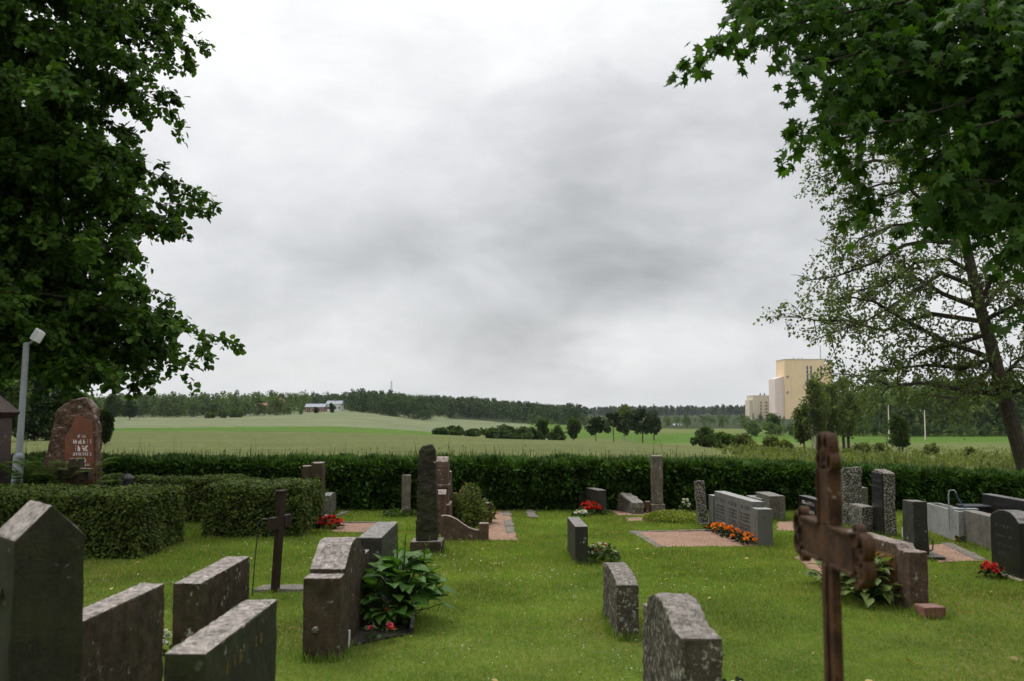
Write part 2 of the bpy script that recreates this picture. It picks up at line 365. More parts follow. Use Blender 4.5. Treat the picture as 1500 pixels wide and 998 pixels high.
M['spruce'] = leaf_mat('spruce needles', (0.014, 0.042, 0.007), (0.090, 0.170, 0.030), 0.25, nsc=3.5, var=(0.35, 1.6))
M['hedge'] = leaf_mat('hedge leaves', (0.022, 0.050, 0.008), (0.108, 0.138, 0.026), 0.28, nsc=5.0, var=(0.4, 1.5), third=(0.10, 0.115, 0.03))
M['hedgecore'] = plain('hedge twigs', (0.022, 0.026, 0.012), 0.95, var=0.5, sc=20, bump=0.5)
M['hosta'] = leaf_mat('hosta leaves', (0.045, 0.115, 0.018), (0.085, 0.180, 0.030), 0.35, 0.5, nsc=4, var=(0.75, 1.2), spec=0.22)
M['hostapale'] = leaf_mat('pale edged hosta leaves', (0.100, 0.165, 0.036), (0.23, 0.28, 0.10), 0.35, 0.5, nsc=6, var=(0.75, 1.2), spec=0.25)
M['herb'] = leaf_mat('bedding foliage', (0.03, 0.062, 0.016), (0.075, 0.125, 0.03), 0.3)
M['clover'] = leaf_mat('clover leaves', (0.065, 0.135, 0.022), (0.120, 0.200, 0.040), 0.35)
M['darkherb'] = leaf_mat('dark bedding foliage', (0.015, 0.028, 0.010), (0.04, 0.055, 0.02), 0.3)
M['lime'] = leaf_mat('yellow green ground cover', (0.13, 0.17, 0.022), (0.24, 0.28, 0.04), 0.3)
M['bush'] = leaf_mat('bush leaves', (0.055, 0.085, 0.020), (0.13, 0.165, 0.045), 0.35, third=(0.20, 0.13, 0.06))
M['fern'] = leaf_mat('fern fronds', (0.060, 0.120, 0.024), (0.120, 0.190, 0.045), 0.4)
M['stalk'] = leaf_mat('tall grass stalks', (0.045, 0.072, 0.020), (0.12, 0.132, 0.052), 0.3)
M['grass'] = leaf_mat('lawn grass', (0.112, 0.205, 0.025), (0.205, 0.300, 0.052), 0.45, nsc=0.9, var=(0.60, 1.22), third=(0.34, 0.31, 0.11), tintc=(0.31, 0.255, 0.090))
def petal(name, a, b): return leaf_mat(name, a, b, 0.3, 0.6, nsc=8, var=(0.8, 1.15))
M['redfl'] = petal('red petals', (0.42, 0.012, 0.012), (0.62, 0.05, 0.04))
M['pinkfl'] = petal('pink petals', (0.62, 0.035, 0.10), (0.75, 0.12, 0.18))
M['orangefl'] = petal('orange petals', (0.72, 0.15, 0.012), (0.82, 0.30, 0.03))
M['whitefl'] = petal('white petals', (0.62, 0.62, 0.56), (0.75, 0.75, 0.70))
M['yellowfl'] = petal('yellow petals', (0.55, 0.38, 0.02), (0.68, 0.55, 0.06))
FAR = (0.05, 0.072, 0.028)
M['wood'] = leaf_mat('mixed forest leaves', (0.024, 0.050, 0.012), (0.068, 0.110, 0.026), 0.3, nsc=0.03, tintc=(0.095, 0.145, 0.030))
M['conifer'] = leaf_mat('conifer needles', (0.014, 0.032, 0.009), (0.042, 0.072, 0.019), 0.18, nsc=0.03, tintc=(0.050, 0.092, 0.022))
M['broad'] = leaf_mat('broad leaves', (0.036, 0.066, 0.016), (0.090, 0.140, 0.034), 0.4, nsc=0.35)
M['pale'] = leaf_mat('pale tree leaves', (0.070, 0.100, 0.024), (0.145, 0.185, 0.052), 0.5, nsc=0.35)
M['scrub'] = leaf_mat('meadow scrub', (0.085, 0.115, 0.030), (0.17, 0.195, 0.060), 0.4, nsc=0.5)

# ------------------------------------------------------------------ the ground: one sheet from the graves to the horizon
PX = np.array([-1500, -300, 150, 300, 420, 490, 560, 620, 690, 750, 850, 900, 1000, 1100, 1300, 1500, 3000], float)
DD = np.array([18, 30, 60, 100, 150, 220, 300, 400, 500, 700, 900, 1300, 2500, 5000], float)
TB = {  # what pixel row the ground reaches at each distance
 -1500: [741, 686, 650, 640, 633, 626, 620, 613, 609, 604, 600, 603, 602, 602],
 150:   [741, 686, 650, 640, 633, 626, 620, 613, 609, 604, 600, 603, 602, 602],
 300:   [741, 686, 650, 640, 633, 626, 620, 613, 608, 603, 600, 603, 602, 602],
 420:   [741, 686, 650, 640, 633, 627, 620, 610, 603, 601, 599, 603, 602, 602],
 490:   [741, 686, 650, 640, 634, 628, 619, 606, 601, 600, 598, 603, 602, 602],
 560:   [741, 686, 650, 641, 635, 630, 622, 609, 606, 600, 594, 603, 602, 602],
 620:   [741, 686, 650, 641, 637, 633, 627, 619, 614, 604, 596, 603, 602, 602],
 690:   [741, 686, 651, 642, 640, 638, 630, 621, 617, 606, 597, 604, 603, 602],
 750:   [741, 686, 652, 643, 646, 645, 634, 626, 621, 612, 604, 607, 606, 603],
 850:   [741, 687, 653, 645, 652, 648, 637, 629, 624, 620, 617, 612, 608, 603],
 900:   [741, 687, 655, 646, 654, 650, 638, 629, 624, 617, 613, 611, 605, 602],
 1000:  [741, 688, 660, 652, 657, 650, 638, 629, 624, 618, 614, 611, 606, 602],
 1100:  [741, 690, 666, 661, 660, 649, 638, 630, 624, 617, 612, 609, 605, 602],
 1300:  [741, 694, 676, 666, 658, 648, 639, 631, 624, 616, 611, 607, 603, 602],
 1500:  [741, 696, 680, 668, 658, 648, 639, 631, 624, 616, 611, 607, 603, 602],
}
cols = sorted(TB); T0 = np.array([TB[c] for c in cols], float)
GX = np.arange(-1500, 3001, 10.0); GD = np.exp(np.linspace(math.log(18), math.log(5000), 180))
tmp = np.array([np.interp(np.log(GD), np.log(DD), row) for row in T0])
GR = np.array([np.interp(GX, cols, tmp[:, j]) for j in range(len(GD))]).T
def blur(a, n, ax):
    for _ in range(n):
        p = np.concatenate([np.take(a, [0], ax), a, np.take(a, [-1], ax)], ax)
        m = a.shape[ax]
        a = 0.25 * np.take(p, range(0, m), ax) + 0.5 * np.take(p, range(1, m + 1), ax) + 0.25 * np.take(p, range(2, m + 2), ax)
    return a
first = GR[:, :1].copy(); GR = blur(blur(GR, 10, 0), 6, 1); GR[:, 0] = first[:, 0]
ZZ = np.zeros_like(GR)
for j, dd in enumerate(GD):
    b = (499 - GR[:, j]) / F
    ZZ[:, j] = CH + (sp + b * cp) * dd / (cp - b * sp)
ZZ -= ZZ[:, :1] * np.clip(1 - (GD - 18) / 8, 0, 1)[None]
rr = np.random.default_rng(5)
def tz(x, y):
    if y <= 18: return 0.0
    px = 750 + F * x / y
    i = min(max((px + 1500) / 10, 0), len(GX) - 1.001); j = min(max(np.interp(math.log(y), np.log(GD), np.arange(len(GD))), 0), len(GD) - 1.001)
    i0, j0 = int(i), int(j); a, b = i - i0, j - j0
    return (ZZ[i0, j0] * (1 - a) + ZZ[i0 + 1, j0] * a) * (1 - b) + (ZZ[i0, j0 + 1] * (1 - a) + ZZ[i0 + 1, j0 + 1] * a) * b
YN = np.array([-30, -12, -4, 0, 3, 6, 9, 12, 15, 17.0])
rows = np.concatenate([YN, GD]); TT = (GX - 750) / F
vx = TT[:, None] * np.maximum(rows, 18)[None]; vy = np.broadcast_to(rows[None], vx.shape)
vz = np.concatenate([np.zeros((len(GX), len(YN))), ZZ], 1)
vv = np.stack([vx, vy, vz], -1).reshape(-1, 3)
nc, nr = len(GX), len(rows)
ii, jj = np.meshgrid(np.arange(nc - 1), np.arange(nr - 1), indexing='ij')
ff = np.stack([ii * nr + jj, (ii + 1) * nr + jj, (ii + 1) * nr + jj + 1, ii * nr + jj + 1], -1).reshape(-1, 4)
# crops: hay meadow, bright ley, pale wheat, rough pasture, forest floor
HAY, LEY, WHEAT, ROUGH, FLOOR = (0.108, 0.124, 0.042), (0.070, 0.128, 0.018), (0.138, 0.160, 0.086), (0.110, 0.135, 0.042), (0.03, 0.042, 0.016)
zc_ = np.zeros((nc, nr, 4)); zc_[..., 3] = 1
wob = rr.normal(0, 1, (nc, nr)); wob = blur(blur(wob, 6, 0), 3, 1) * 2
for i in range(nc):
    px = GX[i]
    for j in range(nr):
        dd = rows[j] * (1 + 0.03 * wob[i, j]); c = HAY
        if px < 660:
            n0, f0 = np.interp(px, [0, 300, 600, 660], [165, 160, 150, 150]), np.interp(px, [0, 150, 300, 490, 620, 660], [200, 205, 222, 250, 235, 170])
            if dd > n0: c = LEY
            if dd > f0: c = WHEAT
            if dd > (470 if px < 420 else 640): c = FLOOR
        elif px < 930:
            if dd > 260: c = WHEAT if px < 780 else LEY
            if dd > 520: c = FLOOR
        else:
            if dd > 70 and px > 1080: c = ROUGH
            if dd > 170: c = ROUGH
            if dd > 215: c = LEY
            if dd > 330: c = ROUGH
            if dd > 420: c = FLOOR
        zc_[i, j, :3] = c
zc_[..., :3] = zc_[..., :3] * (1 + 0.05 * blur(rr.normal(0, 1, (nc, nr)), 2, 1))[..., None]
m, nt, out = newmat('lawn soil and moss')
tc = N(nt, 'ShaderNodeTexCoord').outputs['Object']
na = NOISE(nt, tc, 0.9, 5, 0.6); nb = NOISE(nt, tc, 24, 5, 0.7); nc2 = NOISE(nt, tc, 0.35, 3, 0.5)
col = MIX(nt, RAMP(nt, na, 0.35, 0.65), (0.075, 0.125, 0.016), (0.135, 0.175, 0.030))
col = MIX(nt, RAMP(nt, nc2, 0.50, 0.64, 0, 0.8), col, (0.22, 0.18, 0.065))
col = MIX(nt, RAMP(nt, nb, 0.40, 0.72, 0, 0.55), col, (0.045, 0.065, 0.014))
finish(nt, out, col, 0.9, nb, 0.6, 0.03, spec=0.1); M['lawn'] = m
m, nt, out = newmat('fields')
tc = N(nt, 'ShaderNodeTexCoord').outputs['Object']
ca = N(nt, 'ShaderNodeAttribute', attribute_name='crop').outputs['Color']
na = NOISE(nt, VM(nt, 'MULTIPLY', tc, (0.12, 0.5, 1)), 1.0, 8, 0.7); nb = NOISE(nt, VM(nt, 'MULTIPLY', tc, (1, 0.35, 1)), 3.0, 5, 0.75); nd = NOISE(nt, VM(nt, 'MULTIPLY', tc, (0.012, 0.05, 1)), 1.0, 5, 0.6)
mul = MA(nt, 'MULTIPLY', MA(nt, 'MULTIPLY', RAMP(nt, na, 0.3, 0.7, 0.78, 1.2), RAMP(nt, nb, 0.3, 0.7, 0.72, 1.28)), RAMP(nt, nd, 0.3, 0.7, 0.88, 1.12))
col = MIX(nt, 1.0, ca, N(nt, 'ShaderNodeCombineXYZ', {0: mul, 1: mul, 2: mul}).outputs[0], 'MULTIPLY')
finish(nt, out, col, 0.9, nb, 0.8, 0.3, spec=0.05); M['fields'] = m
me = np_mesh('ground', vv, ff, M['lawn']); me.materials.append(M['fields'])
mi = np.where(np.tile(rows[:-1], nc - 1) >= 17.9, 1, 0).astype(np.int32); me.polygons.foreach_set('material_index', mi)
ca = me.color_attributes.new('crop', 'FLOAT_COLOR', 'POINT'); ca.data.foreach_set('color', zc_.reshape(-1).astype(np.float32))
me.polygons.foreach_set('use_smooth', np.ones(len(ff), dtype=bool))
tag(link('ground', me), kind='structure')

# ------------------------------------------------------------------ gravel plots and kerbs
def gravel_mat(name, a, b):
    m, nt, out = newmat(name)
    tc = N(nt, 'ShaderNodeTexCoord').outputs['Object']
    v = N(nt, 'ShaderNodeTexVoronoi', {'Vector': tc, 'Scale': 70.0})
    n = NOISE(nt, tc, 2.2, 5, 0.6); n2 = NOISE(nt, tc, 14.0, 5, 0.65)
    col = MIX(nt, N(nt, 'ShaderNodeSeparateXYZ', {0: v.outputs['Color']}).outputs[0], a, b)
    col = MIX(nt, RAMP(nt, n, 0.4, 0.7, 0, 0.35), col, tuple(q * 0.6 for q in a))
    col = MIX(nt, RAMP(nt, n2, 0.58, 0.70, 0, 0.45), col, (0.075, 0.058, 0.038))
    finish(nt, out, col, 0.95, v.outputs['Distance'], 0.7, 0.02, spec=0.2); return m
M['gravel'] = gravel_mat('pinkish gravel', (0.20, 0.118, 0.082), (0.42, 0.275, 0.20))
M['moss'] = gravel_mat('mossy bare soil', (0.05, 0.045, 0.012), (0.11, 0.075, 0.03))
PLOTS = []
def plot(label, pix, kerbs=(), kw=0.10, kh=0.022, mat='gravel', z=0.015, group=None, rag=.03):
    pts = [gp(*p) for p in pix]; c = sum(pts, Vector()) / len(pts)
    PLOTS.append([(p.x, p.y) for p in pts])
    o = empty('gravel_plot', (c.x, c.y, 0), label, 'grave plot', group=group)
    # a slightly ragged outline, so that the turf eats into the gravel
    out = []; rg = random.Random(len(PLOTS))
    for i in range(len(pts)):
        a, b = pts[i], pts[(i + 1) % len(pts)]; n = max(2, int((b - a).length / 0.12))
        for k in range(n):
            q = a.lerp(b, k / n); out.append((q.x - c.x + rg.uniform(-rag, rag), q.y - c.y + rg.uniform(-rag, rag)))
    MB().poly(out, -0.03, z).obj('gravel_bed', M[mat], o)
    for (i, j) in kerbs:
        a, b = pts[i] - c, pts[j] - c; d = (b - a); L = d.length; d.normalize(); nrm = Vector((-d.y, d.x, 0))
        n = max(1, round(L / 0.7))
        for k in range(n):
            p, q = a + d * (L * k / n + 0.008), a + d * (L * (k + 1) / n - 0.008)
            hh = kh + rg.uniform(-.012, .012)
            MB().poly([(p.x, p.y), (q.x, q.y), (q.x + nrm.x * kw, q.y + nrm.y * kw), (p.x + nrm.x * kw, p.y + nrm.y * kw)], -0.06, hh).obj('kerb_stone', M['kerb'], o, bevel=0.012, rough=0.006, cell=0.09, seed=k + i * 3.1)
    return o
plot('pinkish gravel plot beside the long grey family stone', [(921, 780), (1058, 778), (1112, 802), (962, 803)], [(1, 0), (0, 3)])
plot('gravel path with a kerb beside the scrolled grave wall', [(708, 751), (747, 750), (757, 793), (704, 793)], [(2, 1)], kw=0.13)
plot('orange gravel plot behind the red begonias, left', [(500, 767), (578, 767), (574, 781), (482, 781)], [(1, 0)], kw=0.08)
plot('gravel plot in front of the tall grey pillar by the hedge', [(886, 744), (948, 742), (978, 756), (905, 756)])
plot('narrow gravel strip with kerb before the yellow green ground cover', [(915, 760), (966, 759), (966, 764), (922, 765)], [(1, 0)], kw=0.10)
plot('small gravel patch right of the grey family stone', [(1137, 766), (1172, 765), (1178, 779), (1139, 779)])
plot('gravel path with kerb in front of the concrete water basin', [(1356, 800), (1394, 797), (1446, 822), (1374, 826)], [(2, 1)], kw=0.14)
plot('gravel patch just behind the big rusty cross', [(1166, 818), (1196, 812), (1232, 846), (1200, 848)])
plot('flat weathered stone slab behind the dark iron cross', [(372, 868), (392, 861), (468, 860), (466, 869)], mat='kerb', z=0.03)
plot('short kerb of flat stones beside the open lawn, right of the path', [(769, 747), (779, 747), (787, 760), (774, 760)], mat='kerb', z=0.03)
plot('thin stone edging near the far hedge, left', [(489, 757), (505, 751), (511, 751), (497, 758)], mat='kerb', z=0.03)
def inplots(x, y, extra=()):
    m = np.zeros(len(x), bool)
    for poly in PLOTS + list(extra):
        c = np.zeros(len(x), bool); n = len(poly)
        for i in range(n):
            (x0, y0), (x1, y1) = poly[i], poly[(i + 1) % n]
            if y0 == y1: continue
            t = ((y0 > y) != (y1 > y)) & (x < (x1 - x0) * (y - y0) / (y1 - y0) + x0); c ^= t
        m |= c
    return m

# ------------------------------------------------------------------ hedges
def hedge(name, label, x0, x1, y0, y1, hf, kind, size, dens, mat, seed, rnd=0.06, group=None, skew=0.0):
    rg = np.random.default_rng(seed); cx, cy = (x0 + x1) / 2, (y0 + y1) / 2
    o = empty(name, (cx, cy, 0), label, 'hedge', group=group)
    L, D = x1 - x0, y1 - y0
    nx = max(4, int(L / 0.25))
    core = MB(); ins = 0.09
    for i in range(nx):
        a, b = x0 - cx + ins + (L - 2 * ins) * i / nx, x0 - cx + ins + (L - 2 * ins) * (i + 1) / nx
        core.box((a, -D / 2 + ins + skew * (a + cx), -0.02), (b - 0.002, D / 2 - ins + skew * (a + cx), hf((a + b) / 2 + cx) - ins))
    core.obj('hedge_core', M['hedgecore'], o)
    P, NN = [], []
    def surf(n, fn, nrm):
        u = rg.random((n, 2)); P.append(fn(u)); NN.append(np.tile(np.array(nrm, float), (n, 1)))
    H = hf((x0 + x1) / 2)
    hh = np.vectorize(hf)
    surf(int(L * H * dens), lambda u: np.stack([x0 + u[:, 0] * L, np.full(len(u), y0), u[:, 1] * hh(x0 + u[:, 0] * L)], 1), (0, -1, 0))
    surf(int(L * H * dens * .25), lambda u: np.stack([x0 + u[:, 0] * L, np.full(len(u), y1), u[:, 1] * hh(x0 + u[:, 0] * L)], 1), (0, 1, 0))
    surf(int(L * D * dens), lambda u: np.stack([x0 + u[:, 0] * L, y0 + u[:, 1] * D, hh(x0 + u[:, 0] * L)], 1), (0, 0, 1))
    for xx, s in ((x0, -1), (x1, 1)):
        surf(int(D * H * dens), lambda u, xx=xx: np.stack([np.full(len(u), xx), y0 + u[:, 0] * D, u[:, 1] * hf(xx)], 1), (s, 0, 0))
    P = np.concatenate(P); NN = np.concatenate(NN)
    # round the edges and make the clipped surface uneven
    lim = np.array([L / 2 - rnd, D / 2 - rnd]); q = P[:, :2] - np.array([cx, cy])
    over = np.maximum(np.abs(q) - lim, 0); top = np.maximum(P[:, 2] - (hh(P[:, 0]) - rnd), 0)
    r = np.sqrt((over ** 2).sum(1) + top ** 2); k = np.where(r > rnd, rnd / np.maximum(r, 1e-6), 1.0)
    q = np.sign(q) * (np.minimum(np.abs(q), lim) + over * k[:, None]); P[:, :2] = q; P[:, 2] = P[:, 2] - top + top * k
    bump = np.array([noise.fractal(Vector((a * 2.4 + seed, b * 2.4, c * 3.2)), 0.9, 2.0, 3) for a, b, c in P])
    P = P + NN * (bump[:, None] * (0.07 if kind == 'needle' else 0.04) - rg.random(len(P))[:, None] ** 2 * 0.09)
    P[:, 1] += skew * (P[:, 0] + cx)
    P[:, 2] = np.maximum(P[:, 2], 0.02)
    rd = rg.normal(0, 1, (len(P), 3))
    if kind == 'needle':
        yd = NN * 0.8 + rd * 0.45 + np.array([0, 0, 0.05]); nr_ = np.array([0, 0, 1.0]) + rd[:, ::-1] * 0.4
    else:
        yd = rd * np.array([1, 1, .6]) + NN * 0.3 + np.array([0, 0, -0.3]); nr_ = NN * 1.0 + rd[:, ::-1] * 0.55 + np.array([0, 0, 0.5])
    leafobj('foliage', kind, P, yd, nr_, size * rg.uniform(.6, 1.3, len(P)), M[mat], o)
    return o
SPX = [-9.5, -7.1, 0, 3, 6, 9.2, 12]; SPH = [0.82, 0.82, 0.79, 0.77, 0.68, 0.52, 0.47]
def sph(x): return float(np.interp(x, SPX, SPH)) + 0.025 * noise.noise(Vector((x * 1.3, 2, 0)))
hz = hedge('spruce_hedge', 'long clipped dark green spruce hedge between graves and field', -9.6, 12.2, 17.25, 18.4, sph, 'needle', 0.125, 2300, 'spruce', 3, 0.09)
# untrimmed shoots that stand above the clipped top
rg = np.random.default_rng(8); n = 420
xs = rg.uniform(-9.4, 12, n); ys = rg.uniform(17.3, 18.3, n)
P, Yd = [], []
for x, y in zip(xs, ys):
    h = rg.uniform(.03, .13) * (1.8 if rg.random() < .12 else 1)
    for k in range(9):
        t = k / 9; a = rg.uniform(0, 6.28)
        P.append((x - 1.3, y - 17.825, sph(x) + h * t - .03)); Yd.append((math.cos(a) * (1 - t) * .8, math.sin(a) * (1 - t) * .8, .6 + t))
P = np.array(P); Yd = np.array(Yd)
leafobj('untrimmed_shoots', 'needle', P, Yd, rg.normal(0, 1, P.shape), 0.055, M['spruce'], hz)
hedge('box_hedge', 'low clipped leafy hedge at the left edge of the picture', -7.6, -4.28, 11.55, 13.15, lambda x: 0.74 + 0.012 * math.sin(x * 5), 'small', 0.043, 3900, 'hedge', 11, 0.05, 'low leafy hedges')
hedge('box_hedge', 'low clipped leafy hedge block just left of the dark iron cross', -4.18, -2.84, 13.55, 15.0, lambda x: 0.70 + 0.01 * math.sin(x * 6), 'small', 0.043, 3900, 'hedge', 12, 0.07, 'low leafy hedges')
hedge('box_hedge', 'low leafy hedge row behind the two hedge blocks, nearest the spruce hedge', -6.9, -4.2, 15.3, 15.95, lambda x: 0.69 + 0.01 * math.sin(x * 4), 'small', 0.043, 3300, 'hedge', 13, 0.05, 'low leafy hedges')

# tall grass of the field margin behind the hedge
rg = np.random.default_rng(21); n = 9000
ys = 18.6 + rg.random(n) ** 1.6 * 24; xs = (rg.random(n) - .5) * (ys * 1.25)
zz_ = np.array([tz(a, b) for a, b in zip(xs, ys)])
hgt = rg.uniform(.25, .55, n) * np.where(rg.random(n) < .035, 2.1, 0.9)
pos = np.stack([xs, ys, zz_], 1); yd = np.stack([rg.normal(0, .12, n), rg.normal(0, .12, n), np.ones(n)], 1)
v, f = leafcloud('blade', pos, yd, rg.normal(0, 1, (n, 3)) * np.array([1, 1, 0]), hgt)
v = v.reshape(n, 3, 3); mid = v[:, :2].mean(1, keepdims=True); v[:, :2] = mid + (v[:, :2] - mid) * (0.22 / hgt)[:, None, None] * np.maximum(1, ys / 26)[:, None, None]
tg = tag(link('tall_grass', np_mesh('tall_grass', v.reshape(-1, 3), f, M['stalk'])), 'tall wild grass stalks rising behind the spruce hedge', 'grass', kind='stuff')
hd = 600; k = rg.choice(n, hd, replace=False)
leafobj('seed_heads', 'needle', (pos + yd * (hgt * .9)[:, None])[k], yd[k], rg.normal(0, 1, (hd, 3)), 0.11, M['stalk'], tg)

# ------------------------------------------------------------------ gravestones
def inscribe(parent, side, T, lines, mat, seed=0, gap=1.0, tilt=0.0):
    """illegible engraved rows on the broad side of a stone: (u0, u1, z, height)"""
    rg = random.Random(seed); mb = MB(); x = side * (T / 2 + 0.0015); e = 0.002 * side
    for (u0, u1, z, h) in lines:
        u = u0
        while u < u1:
            w = h * rg.uniform(.35, .7)
            if rg.random() < .13: u += w; continue
            st = h * .16
            for q in rg.sample([0, 1, 2, 3, 4], rg.choice([2, 3, 3])):
                if q == 0: a = (u, u + st, z, z + h)
                elif q == 1: a = (u + w - st, u + w, z, z + h * rg.choice([1, .6]))
                elif q == 2: a = (u + st, u + w - st, z + h - st, z + h)
                elif q == 3: a = (u + st, u + w - st, z + h * .45, z + h * .45 + st)
                else: a = (u + st, u + w - st, z, z + st)
                xx = x - side * (a[2] + a[3]) / 2 * tilt
                mb.add([(xx, a[0], a[2]), (xx, a[1], a[2]), (xx, a[1], a[3]), (xx, a[0], a[3]), (xx + e, a[0], a[2]), (xx + e, a[1], a[2]), (xx + e, a[1], a[3]), (xx + e, a[0], a[3])],
                       [(4, 5, 6, 7), (0, 1, 5, 4), (1, 2, 6, 5), (2, 3, 7, 6), (3, 0, 4, 7)])
            u += w + h * .2 * gap
    o_ = mb.obj('inscription', mat, parent); o_['kind'] = 'stuff'; return o_
def stone(label, X, Y, prof, T, mat, rz=0.0, bevel=0.010, rough=0.006, cell=0.055, cat='gravestone', seed=0, plinth=None, name='gravestone', pmat=None, part='slab', lean=0.0, group=None):
    o = empty(name, (X, Y, 0), label, cat, R(rz), group)
    if lean: o.rotation_euler.y = R(lean)
    pz = plinth[3] if plinth else 0
    pr = [(u, z + pz if z > 0 else -0.05 + (pz if pz else 0)) for u, z in prof]
    if plinth: pr = [(u, pz + 0.0 if z <= 0 else z + pz) for u, z in prof]
    MB().prism(pr, -T / 2, T / 2).obj(part, mat, o, bevel=bevel, rough=rough, cell=cell if Y > 9 else .04, seed=seed + X, freq=6 if Y > 9 else 13)
    if plinth:
        u0, u1, tx, h = plinth
        MB().box((-tx / 2, u0, -0.06), (tx / 2, u1, h)).obj('plinth', pmat or mat, o, bevel=0.012, rough=0.006, cell=0.12, seed=seed + 7)
    return o
def rect(L, h, h2=None): return [(0, 0), (L, 0), (L, h2 or h), (0, h)]
def arch(L, h, rise, n=9, sh=0.0):
    p = [(0, 0), (L, 0), (L, h)]
    if sh: p.append((L - sh, h)); 
    p += [(L - sh - (L - 2 * sh) * k / n, h + rise * math.sin(math.pi * k / n) ** .8) for k in range(1 if not sh else 0, n if not sh else n + 1)]
    p.append((0, h)); return p

# left foreground
o = empty('grave_pillar', (-2.00, 3.98, 0), 'gabled granite pillar cut off by the lower left corner', 'gravestone', R(-48))
MB().prism([(0, -0.05), (0.27, -0.05), (0.27, 1.20), (0.135, 1.335), (0, 1.20)], -0.17, 0.11).obj('shaft', M['green'], o, bevel=0.010, rough=0.006, cell=0.05, seed=2)
MB().lathe([(0.0, 0), (0.03, 0), (0.034, 0.004), (0.034, 0.02), (0.0, 0.021)], 14).obj('round_plaque', M['greyrough'], o, loc=(-0.03, -0.012, 0.98), rot=(R(90), 0, 0))
s = stone('brown slab stone beside the gabled pillar, lower left', -2.03, 4.25, rect(1.36, 0.75), 0.14, M['brown'], rz=-1.5, seed=3)
s = stone('low brown slab stone behind the two lower left slabs', -2.22, 6.9, rect(1.28, 0.53), 0.19, M['brown'], seed=4)
s = stone('mossy green slab stone with worn gold letters at the bottom left', -1.285, 3.99, rect(1.13, 0.752), 0.165, M['green'], rz=-0.8, seed=5)
inscribe(s, 1, 0.165, [(0.25, 0.5, 0.60, 0.055), (0.72, 0.85, 0.61, 0.045)], M['letterg'], 4, gap=6.0)
# wide stone with scroll shoulders
X0, Y0 = -1.305, 6.92
o = stone('wide brown stone with curved shoulders beside the big hosta', X0, Y0, [(0, 0), (1.42, 0), (1.42, .56), (1.18, .56), (1.18, .595), (1.13, .60), (1.0, .66), (.88, .725), (.75, .745), (.62, .745), (.49, .725), (.37, .66), (.24, .60), (.19, .595), (.19, .56), (0, .56)], 0.25, M['brown'], seed=6, bevel=0.008)
MB().lathe([(0, 0), (.026, 0), (.026, .012), (.017, .022), (0, .024)], 6).obj('bolt', M['greyrough'], o, loc=(-0.035, -0.008, 0.215), rot=(R(90), 0, 0))
s = stone('dark polished block between the hosta stone and the rough obelisk', -1.20, 8.5, rect(1.2, 0.64), 0.20, M['darkbrown'], seed=8)
inscribe(s, 1, 0.20, [(0.2, 1.0, 0.46, 0.05), (0.25, 0.9, 0.36, 0.04)], M['lettergrey'], 6)
# rough obelisk
b = gp(624, 812)
o = empty('obelisk', (b.x, b.y, 0), 'tall rough dark obelisk on a low plinth', 'gravestone')
sh = MB(); w0, w1, hb = 0.125, 0.098, 1.30
vs = []
for z, w in ((0.14, w0), (0.6, w0 * .95), (1.1, w1), (1.22, w1 * .93), (1.29, w1 * .6)):
    vs += [(-w, 0.17 - w, z), (w, 0.17 - w, z), (w, 0.17 + w, z), (-w, 0.17 + w, z)]
fs = [(3, 2, 1, 0), (16, 17, 18, 19)] + [(4 * i + k, 4 * i + (k + 1) % 4, 4 * i + 4 + (k + 1) % 4, 4 * i + 4 + k) for i in range(4) for k in range(4)]
sh.add(vs, fs).obj('shaft', M['rock'], o, rough=0.016, cell=0.03, seed=4, freq=14)
MB().box((-0.19, 0, -0.06), (0.19, 0.36, 0.15)).obj('plinth', M['brown'], o, bevel=0.012, rough=0.010, cell=0.06, seed=9)
# scrolled family monument with wing walls
b = gp(640, 793)
o = empty('family_monument', (b.x, b.y, 0), 'red brown monument with round top and two scrolled wing walls', 'gravestone')
def shift(p, du): return [(u + du, z) for u, z in p]
MB().prism(shift([(0, .38), (.30, .38), (.30, .92), (.28, .99), (.23, 1.04), (.15, 1.06), (.07, 1.04), (.02, .99), (0, .92)], 0.95), -0.085, 0.085).obj('stele', M['pink'], o, bevel=.01, rough=.005, cell=.07)
MB().box((-.10, .93, .62), (.10, 1.27, .67)).obj('moulding', M['pink'], o, bevel=.012)
MB().box((-.12, .75, -.05), (.12, 1.45, .40)).obj('base_block', M['pink'], o, bevel=.01, rough=.005, cell=.1)
MB().prism([(.62, -.05), (.75, -.05), (.75, .62), (.62, .56)], -.075, .075).obj('near_shoulder', M['pink'], o, bevel=.01, rough=.004, cell=.08)
MB().box((-.09, 1.46, -.05), (.09, 1.78, .82)).obj('far_shoulder', M['pink'], o, bevel=.01, rough=.004, cell=.1)
wing = [(0.0, -.05), (.50, -.05), (.50, .14), (.44, .15), (.36, .18), (.28, .235), (.20, .29), (.12, .325), (.06, .335), (0, .33)]
for nm, yy in (('near_wing_wall', 0.0), ('far_wing_wall', 2.1)):
    MB().prismy([(x + .05, z * (1 if yy == 0 else 1.35)) for x, z in wing], yy, yy + .11).obj(nm, M['pink'], o, bevel=.008, rough=.004, cell=.1)
    MB().box((.555, yy - .02, -.05), (.68, yy + .13, .235 if yy == 0 else .31)).obj('end_post', M['pink'], o, bevel=.02, rough=.004, cell=.07)
